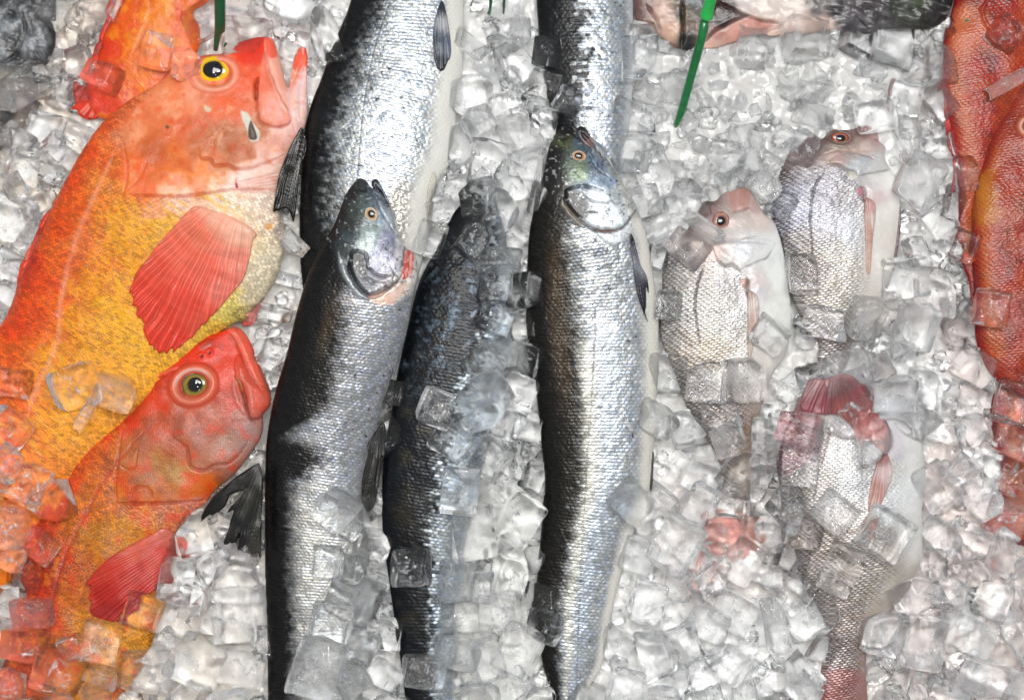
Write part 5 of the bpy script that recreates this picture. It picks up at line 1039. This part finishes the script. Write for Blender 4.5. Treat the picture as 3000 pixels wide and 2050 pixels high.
def cube_mesh(name, seed, n=9, sx=1., sy=1., sz=1., rnd=.30, warp=.10, dimple=0.0, taper=0.0, bubble=False, shear=0., mat=None, melt=0.0, broken=False, cracks=0):
    """one ice cube of edge 1 (centred), softly rounded, melted and dented"""
    R = np.random.RandomState(seed); V = []; F = []; key = {}
    def vid(p):
        k = tuple(np.round(p, 5))
        if k not in key: key[k] = len(V); V.append(p)
        return key[k]
    lin_ = np.linspace(-1, 1, n + 1); lin_ = np.sign(lin_) * (1 - (1 - np.abs(lin_)) ** 1.35)
    for ax in range(3):
        for sgn in (-1, 1):
            for i in range(n):
                for j in range(n):
                    q = []
                    for a, b in ((i, j), (i + 1, j), (i + 1, j + 1), (i, j + 1)):
                        p = np.zeros(3); p[ax] = sgn; p[(ax + 1) % 3] = lin_[a]; p[(ax + 2) % 3] = lin_[b]; q.append(vid(p))
                    F.append(q if sgn > 0 else q[::-1])
    V = np.array(V)
    c = np.clip(V, -(1 - rnd), 1 - rnd); d = V - c; l = np.linalg.norm(d, axis=1, keepdims=True)
    V = c + d / np.maximum(l, 1e-6) * rnd
    # flattened cutting planes make facets where the cube broke or melted
    for _ in range(R.randint(1, 4) if not broken else R.randint(4, 8)):
        nrm = R.randn(3); nrm /= np.linalg.norm(nrm); off = R.uniform(.85, 1.2) if not broken else R.uniform(.55, .95)
        q = V @ nrm; over = np.maximum(q - off, 0); V = V - over[:, None] * nrm * .9
    k = (1 + taper * V[:, 2:3]); V[:, :2] *= k
    V[:, 0] += shear * V[:, 2]
    ph = R.rand(6) * 6.28
    for f, a in ((1.6, warp), (3.4, warp * .5), (6.5, warp * .2)):
        V = V + a * np.stack([np.sin(V[:, 1] * f + ph[0]) * np.cos(V[:, 2] * f + ph[1]), np.sin(V[:, 2] * f + ph[2]) * np.cos(V[:, 0] * f + ph[3]), np.sin(V[:, 0] * f + ph[4]) * np.cos(V[:, 1] * f + ph[5])], 1)
    if melt:
        l = np.linalg.norm(V, axis=1, keepdims=True); V = V * (1 - melt) + V / l * 1.05 * melt
    if dimple:
        cx, cy = R.uniform(-.25, .25, 2); rr = np.hypot(V[:, 0] - cx, V[:, 1] - cy); up = V[:, 2] > 0
        V[:, 2] -= np.where(up, dimple * np.exp(-(rr / .42) ** 4), 0)
    V = V * .5 * np.array([sx, sy, sz])
    F = np.array(F); nF = len(F)
    if cracks:
        cv = []; cf = []
        for q in range(cracks):
            a = R.randn(3); a /= np.linalg.norm(a); b = np.cross(a, R.randn(3)); b /= np.linalg.norm(b); c3 = np.cross(a, b); o3 = R.uniform(-.16, .16, 3); r3 = R.uniform(.16, .27); m = 5; base = len(V) + len(cv)
            for i in range(m + 1):
                for j in range(m + 1):
                    u, v = i / m * 2 - 1, j / m * 2 - 1
                    cv.append(o3 + r3 * (a * u + b * v) + c3 * .10 * math.sin(u * 2 + q) * math.cos(v * 2.4))
            for i in range(m):
                for j in range(m):
                    cf.append([base + i * (m + 1) + j, base + (i + 1) * (m + 1) + j, base + (i + 1) * (m + 1) + j + 1, base + i * (m + 1) + j + 1])
        V = np.vstack([V, np.clip(np.array(cv), -.33, .33)]); F = np.vstack([F, np.array(cf)])
    if bubble:      # air pocket inside
        m = 8; B = []; bf = []
        for a in range(m + 1):
            for b in range(2 * m):
                t = a / m * math.pi; f = b / m * math.pi
                B.append([.16 * math.sin(t) * math.cos(f) * (1 + .3 * math.sin(3 * f)), .12 * math.sin(t) * math.sin(f), .22 * math.cos(t)])
        for a in range(m):
            for b in range(2 * m):
                q = [a * 2 * m + b, a * 2 * m + (b + 1) % (2 * m), (a + 1) * 2 * m + (b + 1) % (2 * m), (a + 1) * 2 * m + b]
                bf.append([len(V) + z for z in q])
        # outward winding of the pocket must face into the pocket
        B = np.array(B) + R.uniform(-.1, .1, 3); V = np.vstack([V, B]); F = np.vstack([F, np.array(bf)])
    o = mesh_np(name, V, F, mat or M_CLEAR)
    if cracks:
        o.data.materials.append(M_CRACK); mi = np.zeros(len(F), np.int32); mi[nF:] = 1; o.data.polygons.foreach_set('material_index', mi)
    return o.data
PROTO = []
for k in range(20):
    R = random.Random(k * 7 + 1)
    PROTO.append(cube_mesh('ice_cube', k + 3, n=11, sx=R.uniform(.8, 1.15), sy=R.uniform(.8, 1.15), sz=R.uniform(.5, .9), rnd=R.choice([.08, .10, .14, .20]), warp=R.uniform(.03, .09), dimple=R.choice([0, 0, .25, .5]), taper=R.uniform(-.15, .15), shear=R.uniform(-.2, .2), melt=R.choice([0, 0, .06, .16]), mat=(M_CLEAR, M_CLEAR, M_CLOUDY)[k % 3], cracks=R.choice([1, 2, 3])))
CLOUD = [m for i, m in enumerate(PROTO) if i % 3 == 2]; CLEARP = [m for i, m in enumerate(PROTO) if i % 3 != 2]
BROKEN = [cube_mesh('ice_cube', 90 + k, n=12, sx=1.2, sy=random.Random(k).uniform(.6, 1.1), sz=.8, rnd=.08, warp=.05, shear=.1, broken=True, mat=(M_CLEAR, M_CLEAR, M_CLOUDY)[k % 3], cracks=2) for k in range(10)]
SH = [cube_mesh('ice_cube', 60 + k, n=9, sx=1.25, sy=.42, sz=.4, rnd=.12, warp=.10, shear=.3, mat=(M_CLEAR, M_CLOUDY)[k % 2], cracks=1) for k in range(5)]
CUBES = []
def place_cube(x, y, s, rot, mesh, z, tilt=(0, 0), label='', group=None):
    o = bpy.data.objects.new('ice_cube', mesh)
    o.location = wpt(x, y, z); o.scale = (s * U,) * 3
    o.rotation_euler = (tilt[0], tilt[1], math.radians(-rot))
    put(o, None, label, 'ice cube', group); CUBES.append((x, y, s)); return o
def surf(x, y, s):
    """top of what is there already, and its slope"""
    i = int(np.clip((y - HY0) / HG, 2, HM.shape[0] - 3)); j = int(np.clip((x - HX0) / HG, 2, HM.shape[1] - 3)); r = max(1, int(s * .3 / HG))
    a = HB[max(i - r, 0):i + r + 1, max(j - r, 0):j + r + 1]
    lv = float(icelevel(np.array([x * 1.]), np.array([y * 1.]))[0])
    gx = (HB[i, min(j + r, HB.shape[1] - 1)] - HB[i, max(j - r, 0)]) / (2 * r * HG); gy = (HB[min(i + r, HB.shape[0] - 1), j] - HB[max(i - r, 0), j]) / (2 * r * HG)
    return max(float(a.mean()), lv), gx, gy, lv

# (x, y, edge, turn, kind c=clear m=cloudy s=sliver, label)
HERO = [
 (984, 1492, 112, 40, 'c', 'clear square cube turned on its corner on the flank of the open mouthed salmon'),
 (961, 1644, 92, 5, 'c', 'rounded cube with a bright front face on the pale flank of the open mouthed salmon'),
 (1087, 1608, 120, 12, 'c', 'smoky clear cube bridging the gap between the open mouthed and the dark salmon'),
 (1030, 1549, 58, 35, 'c', 'small wedge of ice between the square cube and the smoky cube'),
 (1206, 1661, 104, 0, 'c', 'dark looking cube flat on the back of the dark salmon'),
 (1110, 1715, 70, 20, 'c', 'ring shaped melted cube below the smoky cube'),
 (1120, 1790, 64, 70, 'c', 'melted loop of ice just under the ring shaped cube'),
 (974, 1826, 105, 12, 'c', 'wide cube on the silver belly of the open mouthed salmon, second from the bottom'),
 (928, 1955, 150, 16, 'm', 'largest pale cube at the bottom of the open mouthed salmon'),
 (1050, 1886, 88, 25, 'c', 'leaning cube right of the largest pale cube'),
 (1143, 1853, 92, 8, 'c', 'rounded glassy cube on the edge between open mouthed and dark salmon, low down'),
 (1130, 1975, 95, 30, 'c', 'dark glassy cube at the bottom between the two left salmon'),
 (1242, 1965, 108, 3, 'm', 'cube on the tail of the dark salmon at the bottom edge'),
 (1341, 1436, 122, 6, 'c', 'thin edged cube on the silver side of the dark salmon'),
 (1381, 1562, 138, -8, 'm', 'cloudy square cube with a small dent in its upper corner'),
 (1434, 1337, 116, 28, 'c', 'tilted clear cube high in the heap between dark and blue cheeked salmon'),
 (1480, 1440, 98, 38, 'c', 'narrow tilted cube above the golden specked cube'),
 (1520, 1522, 138, 35, 'c', 'big tilted cube with golden specks against the blue cheeked salmon'),
 (1520, 1152, 104, 22, 'c', 'bright sparkling cube leaning on the back of the blue cheeked salmon'),
 (1480, 1255, 96, 35, 'c', 'grey cube under the bright sparkling cube'),
 (1550, 1255, 88, 12, 'c', 'almost invisible cube on the dark back under the sparkling cube'),
 (1282, 1198, 96, 22, 'c', 'flat clear cube with blue glints high on the dark salmon'),
 (1487, 1035, 82, -6, 'm', 'pale cube beside the sparkling cube, one step up'),
 (1553, 1046, 84, 30, 'c', 'curved dark cube on the brown back of the blue cheeked salmon'),
 (1493, 1687, 112, 14, 'c', 'rounded cube with a hollow corner, right side of the long heap'),
 (1586, 1750, 88, 10, 'c', 'small hollow cube showing brown scales, against the blue cheeked salmon'),
 (1335, 1700, 100, 2, 'm', 'square cube with a ring mark in the row below the dented cloudy cube'),
 (1405, 1714, 86, 4, 'c', 'cube right of the ring marked one in the heap'),
 (1348, 1800, 118, 0, 'm', 'large flat milky block low in the long heap, left one'),
 (1462, 1790, 124, -3, 'm', 'large flat milky block low in the long heap, right one'),
 (1335, 1905, 112, 10, 'm', 'milky block leaning left in the bottom of the long heap'),
 (1427, 1935, 118, -22, 'm', 'pointed milky block in the middle at the bottom of the long heap'),
 (1520, 1905, 126, 24, 'm', 'grey tilted block by the back of the blue cheeked salmon at the bottom'),
 (1163, 1152, 66, 10, 'c', 'small dark chip wedged in the fold between two salmon'),
 (1315, 1291, 104, 32, 'c', 'ghostly tilted cube on the flank of the dark salmon under the blue glinting one'),
 (1599, 1835, 90, 15, 'c', 'clear cube over golden brown scales, lowest on the blue cheeked salmon'),
 (1462, 624, 106, 24, 'c', 'round shouldered cube over the buried head of the dark salmon'),
 (1400, 590, 104, -12, 'c', 'clear cube capping the snout tip of the buried dark salmon head'),
 (1388, 700, 98, 35, 'c', 'flat clear cube on the dark salmon nape, just below the capping one'),
 (1468, 760, 96, 12, 'm', 'cloudy cube on the silver edge of the dark salmon near its head'),
 (1575, 588, 92, -75, 's', 'upright golden edged sliver touching the black nape of the blue cheeked salmon'),
 (1260, 700, 92, 18, 'c', 'cube with a curved rim beside the red gill'),
 (1336, 545, 84, 10, 'c', 'barrel shaped cube between the big salmon and the long pale heap'),
 (1290, 615, 82, 75, 'c', 'upright glassy cube right of the white belly fin'),
 (1425, 545, 92, 30, 'c', 'amber tinted cube on top of the buried head'),
 (1500, 700, 84, 45, 'c', 'tilted cube below the buried head cube'),
 (1450, 825, 102, 0, 'c', 'square cube showing blue scales on the dark salmon shoulder'),
 (1544, 850, 98, 4, 'c', 'blackish cube against the dark back of the blue cheeked salmon'),
 (1563, 845, 80, -82, 's', 'upright white sliver edge of the blackish cube'),
 (1538, 955, 76, 0, 'c', 'round bubble like cube on the black back'),
 (1430, 479, 118, 8, 'c', 'square clear cube in the pale heap between the two upper salmon'),
 (1538, 479, 92, 12, 'c', 'cube with a black hollow left of the blue cheeked head'),
 (1601, 151, 80, 15, 'c', 'domed cube with an orange glint on the mottled salmon back'),
 (1605, 250, 92, 12, 'c', 'smoky cube on the mottled salmon back, below the domed one'),
 (1664, 296, 74, 35, 'c', 'small cube above the snout of the blue cheeked salmon'),
 (1595, 365, 84, 8, 'c', 'cube with golden hollow left of the snout of the blue cheeked salmon'),
 (2017, 724, 100, 38, 'c', 'rounded cube showing brown scales on the shoulder of the pink snouted bream'),
 (2062, 664, 86, 38, 's', 'thin white sliver across the eye of the pink snouted bream'),
 (1884, 100, 84, 0, 'c', 'oval cube beside the jaw of the cod'),
 (1925, 752, 72, 20, 'c', 'cube in the gap between blue cheeked salmon and bream, upper'),
 (2237, 545, 82, 40, 'm', 'cube between the two bream heads'),
 (1960, 895, 76, 5, 'c', 'clear cube on the dorsal edge of the pink snouted bream'),
 (2748, 437, 96, -14, 'c', 'red tinted square cube alone near the slender red fish'),
 (2653, 290, 92, 10, 'c', 'rounded cube with dark flecks in the bare ice right of the cod stick'),
 (2357, 435, 86, 20, 'c', 'cube covering the nape of the lilac bream'),
 (2290, 600, 74, 30, 'c', 'small cube on the back of the lilac bream'),
 (2352, 800, 104, -4, 'c', 'brownish cube lying on the flank of the lilac bream'),
 (2414, 945, 104, 10, 'c', 'cube at the tail of the lilac bream, left'),
 (2534, 932, 98, 4, 'm', 'cube at the tail of the lilac bream, right'),
 (2427, 120, 62, 12, 'c', 'small dark glassy cube just under the grey cod'),
 (2754, 650, 92, 55, 'c', 'pink tinged cube right of the lilac bream'),
 (2735, 870, 120, 0, 'c', 'broad cube near the belly of the slender red fish'),
 (2950, 95, 92, 30, 'c', 'clear cube on the head of the slender red fish'),
 (2962, 240, 92, -30, 's', 'pointed shard on the slender red fish'),
 (2905, 900, 102, 10, 'c', 'cube glowing red on the lower edge of the plump red fish'),
 (2830, 725, 84, 20, 'c', 'dark red cube between the two red fish'),
 (2257, 985, 98, 36, 'c', 'diamond set cube on the tail of the pink snouted bream'),
 (1956, 1092, 104, 8, 'c', 'dark edged cube by the silver belly of the blue cheeked salmon'),
 (1925, 1225, 96, 24, 'm', 'pale cube clinging to the belly of the blue cheeked salmon'),
 (2068, 1119, 112, 4, 'c', 'square cube on the tail stalk of the left bream'),
 (2187, 1112, 112, -4, 'c', 'square bright cube right of the one on the tail stalk'),
 (2110, 1210, 92, -6, 'c', 'narrow cube over the brown tail stalk of the left bream'),
 (1857, 1476, 118, 42, 'm', 'white square cube turned on its corner, on the belly of the blue cheeked salmon'),
 (1870, 1628, 108, 20, 'm', 'milky cube below the white square one'),
 (2062, 1395, 114, 28, 'c', 'lobed cube left of the brown tail tip'),
 (1976, 1595, 150, 32, 'm', 'biggest cloudy cube in the lower right heap'),
 (2115, 1570, 122, 8, 'c', 'pink cube over the buried red fish'),
 (2170, 1640, 128, 34, 'c', 'white edged square cube overlapping the pink one'),
 (2141, 1463, 92, 4, 'c', 'pinkish brown cube above the white edged square one'),
 (2062, 1710, 92, 52, 'c', 'leaning slab with bright edges at the tip of the buried red fish'),
 (2247, 1470, 96, 3, 'c', 'brownish cube left of the lowest bream'),
 (1897, 1765, 116, 15, 'm', 'milky lump right of the blue cheeked salmon near the bottom'),
 (2319, 1132, 76, 50, 'c', 'oval cube with bubbles left of the red tail'),
 (2610, 1159, 124, 4, 'm', 'large cube right of the red tail'),
 (2709, 1139, 108, 8, 'c', 'cube right of the large one by the red tail'),
 (2861, 1075, 112, 28, 'c', 'orange tinted cube under the plump red fish'),
 (2650, 1053, 86, 5, 'c', 'cube above the heap over the lowest bream'),
 (2570, 1086, 76, 60, 'c', 'bluish cube next to the red tail base'),
 (2345, 1258, 110, 14, 'c', 'cube stained crimson on the back of the lowest bream'),
 (2345, 1365, 112, 4, 'c', 'square cube over the striped back of the lowest bream'),
 (2240, 1258, 88, 2, 'c', 'dark square cube between the left and the lowest bream'),
 (2445, 1500, 116, 40, 'm', 'frosty diamond set cube in the middle of the lowest bream'),
 (2590, 1560, 130, 33, 'c', 'big clear square cube over the belly of the lowest bream'),
 (2464, 1668, 120, 24, 'c', 'tilted cube under the frosty diamond set one'),
 (2345, 1562, 104, 4, 'c', 'brown cube on the back edge of the lowest bream'),
 (2359, 1700, 96, 40, 'c', 'dark mauve cube left of the tilted one on the lowest bream'),
 (2378, 1800, 132, 60, 'c', 'big rounded cube with a bright rib next to the hanging tail'),
 (2583, 1853, 112, 12, 'c', 'cube right of the hanging tail stalk'),
 (2834, 1859, 120, 24, 'm', 'pale pointed cube in the bottom right corner heap'),
 (139, 378, 100, 10, 'c', 'rounded pinkish cube left of the big rockfish nape'),
 (69, 490, 92, 20, 'c', 'clear tilted cube below the dark fish belly'),
 (466, 150, 96, 12, 'c', 'rounded golden cube on the hidden rockfish'),
 (302, 222, 88, 25, 'c', 'red orange cube at the dorsal fin of the hidden rockfish'),
 (239, 262, 78, 5, 'c', 'small red tinted cube at the tip of the hidden rockfish'),
 (240, 62, 84, 30, 'c', 'clear cube between grey fish and hidden rockfish'),
 (107, 605, 84, 60, 'c', 'triangular red edged cube left of the big rockfish'),
 (170, 430, 76, 40, 'c', 'small cube touching the orange back of the big rockfish'),
 (545, 195, 72, -15, 'c', 'wet cube lying at the brow of the big rockfish'),
 (769, 38, 78, 25, 'c', 'glinting cube right of the flat green stick'),
 (225, 1132, 116, -20, 'c', 'flat clear cube on the yellow flank of the big rockfish'),
 (337, 1148, 112, 18, 'm', 'frosted rounded cube above the back of the smaller rockfish'),
 (79, 1410, 116, 30, 'c', 'clear cube with a bright curl left of the smaller rockfish'),
 (26, 1542, 110, 5, 'm', 'pale cube at the left edge by the smaller rockfish'),
 (119, 1600, 94, 30, 'c', 'red tinted cube on the back of the smaller rockfish'),
 (73, 1690, 88, 20, 'c', 'reddish cube below the one on the back of the smaller rockfish'),
 (18, 1768, 112, 0, 'c', 'scarlet tinted cube at the left edge'),
 (73, 1885, 104, 10, 'c', 'orange tinted cube near the lower left corner'),
 (297, 1879, 120, 10, 'c', 'thin clear cube over the orange belly of the smaller rockfish'),
 (165, 1972, 130, 22, 'c', 'cube with a bright slanted edge in the lower left'),
 (562, 1562, 124, -12, 'c', 'pinkish square cube on the fin root of the smaller rockfish'),
 (690, 1712, 122, 2, 'm', 'beige square cube beside the torn black fin'),
 (516, 1700, 118, 8, 'c', 'cube over the tip of the red fin of the smaller rockfish'),
 (416, 1793, 104, 20, 'c', 'hollow looking cube below the red fin'),
 (522, 1793, 138, 12, 'c', 'big clear cube right of the hollow looking one'),
 (700, 1800, 138, -6, 'm', 'large beige cube against the back of the open mouthed salmon'),
 (423, 1958, 138, 14, 'm', 'pale cube at the bottom between belly and beige heap'),
 (575, 1940, 150, 28, 'm', 'large tilted cube at the bottom of the beige heap'),
 (706, 1955, 128, 10, 'm', 'cube at the foot of the beige heap beside the salmon'),
 (250, 1215, 70, -60, 's', 'bright sliver in the fold above the smaller rockfish'),
 (2960, 1180, 116, 12, 'c', 'cube glowing orange red at the right edge under the plump red fish'),
 (2985, 1290, 122, 30, 'c', 'pink clear cube at the right edge, middle one of the red tinted column'),
 (2930, 1390, 112, 5, 'c', 'red tinted cube left of the column at the right edge'),
 (2990, 1420, 104, 50, 'c', 'red tinted cube low in the column at the right edge'),
 (2950, 1520, 118, 20, 'm', 'cloudy pink cube at the right edge where the buried red fish ends'),
 (2030, 1620, 96, 40, 'm', 'cloudy cube just left of the pink cube in the lower right heap'),
 (2090, 1680, 88, 15, 'c', 'small clear cube beneath the pink cube in the lower right heap'),
 (30, 1120, 96, 8, 'c', 'clear cube on the orange flank at the left edge'),
 (30, 1260, 100, 35, 'c', 'tilted cube on the orange flank at the left edge, lower one'),
]
KM = {'c': CLEARP, 'm': CLOUD, 's': SH}
for n, (x, y, s, rot, kd, lab) in enumerate(HERO):
    h, gx, gy, lv = surf(x, y, s)
    on = h > lv + 25
    mesh = KM[kd][(n * 5 + 3) % len(KM[kd])]
    rr = random.Random(n)
    t = .75 if on else .3
    place_cube(x, y, s, rot, mesh, h + s * (.34 if kd != 's' else .5), (math.atan(-gy * -1) * t * -1 + rr.uniform(-.16, .16), math.atan(gx) * -t + rr.uniform(-.16, .16)), lab)

# the rest of the countable cubes fill the bare ice between the fish
REG = [('left of the big rockfish', 'clear wet ice cube in the heap left of the big rockfish', lambda x, y: x < 500 and y < 1300),
       ('lower left', 'clear ice cube in the corner heap around the smaller rockfish', lambda x, y: x < 800 and y >= 1300),
       ('behind rockfish mouth', 'clear ice cube near the jaws of the two rockfish', lambda x, y: x < 950),
       ('between upper salmon', 'clear ice cube in the pale channel between the two upper salmon', lambda x, y: x < 1650 and y < 1000),
       ('long heap', 'clear ice cube in the long heap between dark and blue cheeked salmon', lambda x, y: x < 1660),
       ('bare ice', 'glassy lump of ice in the bare white pile below the cod', lambda x, y: y < 620 and x < 2720),
       ('around bream', 'clear ice cube in the drift around the two upper bream', lambda x, y: y < 1150 and x < 2620),
       ('right edge', 'clear pinkish ice cube in the drift beside the red fish', lambda x, y: x > 2620 and y < 1500),
       ('lower right', 'grey white ice cube in the wide heap at the lower right', lambda x, y: True)]
MAXN = 296; cand = []
ZONES = [(-40, 150, 1330, 2090), (-40, 480, 1850, 2090), (2300, 2420, 1230, 1760), (2480, 2740, 1040, 1300), (2000, 2300, 1080, 1450), (2370, 2480, 960, 1110), (-30, 110, 240, 430), (1010, 1160, 1560, 2080), (2930, 3040, 1130, 1640), (1960, 2260, 1500, 1800), (1390, 1520, 570, 820), (1400, 1500, 880, 1300)]
inz = lambda x, y: any(a <= x <= b and c <= y <= d for a, b, c, d in ZONES)
for _ in range(260):
    a, b, c, d = rng.choice(ZONES); cand.append((rng.uniform(a, b), rng.uniform(c, d)))
for _ in range(9000):
    x = rng.uniform(-40, 3040); y = rng.uniform(-40, 2090)
    cand.append((x, y))
for x, y in cand:
    if len(CUBES) >= MAXN: break
    i = int((y - HY0) / HG); j = int((x - HX0) / HG)
    s = rng.uniform(78, 142)
    if any((x - a) ** 2 + (y - b) ** 2 < c * c for a, b, c in ((850, 190, 105), (850, 560, 90), (880, 60, 60), (700, 1540, 120), (1100, 1360, 60))): continue
    if 1890 < x < 2700 and 140 < y < 470 and not (x > 2560 and y > 300): continue
    if NEAR[i, j] > .46 and not inz(x, y): continue
    if any((x - a) ** 2 + (y - b) ** 2 < ((s + c) * .37) ** 2 for a, b, c in CUBES): continue
    for nm, lab, f in REG:
        if f(x, y): break
    h, gx, gy, lv = surf(x, y, s)
    mesh = rng.choice(PROTO + BROKEN + SH[:2]) if x < 1650 else rng.choice(PROTO + CLOUD + BROKEN + SH[:2])
    place_cube(x, y, s, rng.uniform(0, 90), mesh, (h if inz(x, y) else min(h, lv + 18)) + s * rng.uniform(.12, .42), (rng.uniform(-.6, .6), rng.uniform(-.6, .6)), lab, 'ice cubes ' + nm)

# crushed ice between and below the cubes: nobody could count it
def crumbs(name, n, smin, smax, mat, seed, zoff, filt, res=3, rnd=.45):
    R = np.random.RandomState(seed); base = bpy.data.objects.new('x', cube_mesh('x', seed, n=res, rnd=rnd, warp=.18 if res == 3 else .07, mat=mat)); me0 = base.data
    bv = np.zeros(len(me0.vertices) * 3); me0.vertices.foreach_get('co', bv); bv = bv.reshape(-1, 3)
    bf = np.array([list(p.vertices) for p in me0.polygons])
    VV = []; FF = []; c = 0; tries = 0
    while c < n and tries < n * 12:
        tries += 1
        x = R.uniform(-150, 3150); y = R.uniform(-150, 2200)
        i = int(np.clip((y - HY0) / HG, 0, FM.shape[0] - 1)); j = int(np.clip((x - HX0) / HG, 0, FM.shape[1] - 1))
        if not filt(x, y, i, j, R): continue
        s = smin + (smax - smin) * R.rand() ** 1.6
        a, b, g = R.uniform(0, 6.28, 3); ca, sa, cb, sb, cg, sg = math.cos(a), math.sin(a), math.cos(b), math.sin(b), math.cos(g), math.sin(g)
        M = np.array([[ca, -sa, 0], [sa, ca, 0], [0, 0, 1]]) @ np.array([[1, 0, 0], [0, cb, -sb], [0, sb, cb]]) @ np.array([[cg, -sg, 0], [sg, cg, 0], [0, 0, 1]])
        q = (bv * R.uniform(.6, 1.3, 3)) @ M.T * s * U
        lv = float(icelevel(np.array([x]), np.array([y]))[0])
        z = lv - 18 + zoff(R, s)
        VV.append(q + np.array([(x - CX) * U, -(y - CY) * U, z * U])); FF.append(bf + c * len(bv)); c += 1
    o = mesh_np(name, np.vstack(VV), np.vstack(FF), mat, smooth=False)
    o.data.polygons.foreach_set('use_smooth', np.ones(len(o.data.polygons), bool))
    bpy.data.meshes.remove(me0) if False else None
    put(o, kind='stuff')
CG = {}
for a_, b_, c_ in CUBES: CG.setdefault((int(a_ // 150), int(b_ // 150)), []).append((a_, b_, c_))
def gap(x, y, f):
    for u in (-1, 0, 1):
        for v in (-1, 0, 1):
            for a_, b_, c_ in CG.get((int(x // 150) + u, int(y // 150) + v), ()):
                if (x - a_) ** 2 + (y - b_) ** 2 < (c_ * f) ** 2: return False
    return True
bare_zone = lambda x, y: 1860 < x < 2760 and 100 < y < 600
crumbs('crushed_ice', 420, 26, 62, M_CLEAR, 401, lambda R, s: R.uniform(0, 14), lambda x, y, i, j, R: NEAR[i, j] < .62 and gap(x, y, .46))
crumbs('loose_ice', 150, 60, 105, M_CLEAR, 403, lambda R, s: R.uniform(2, 20), lambda x, y, i, j, R: NEAR[i, j] < .5 and not bare_zone(x, y) and gap(x, y, .62), 8, .16)
crumbs('slushy_ice', 120, 45, 100, M_WHITE, 404, lambda R, s: R.uniform(-20, -4), lambda x, y, i, j, R: NEAR[i, j] < .5 and bare_zone(x, y) and gap(x, y, .45), 7, .3)
crumbs('frosted_crushed_ice', 520, 12, 38, M_WHITE, 402, lambda R, s: R.uniform(0, 16), lambda x, y, i, j, R: NEAR[i, j] < .6 and gap(x, y, .4) and (bare_zone(x, y) or R.rand() < .2))
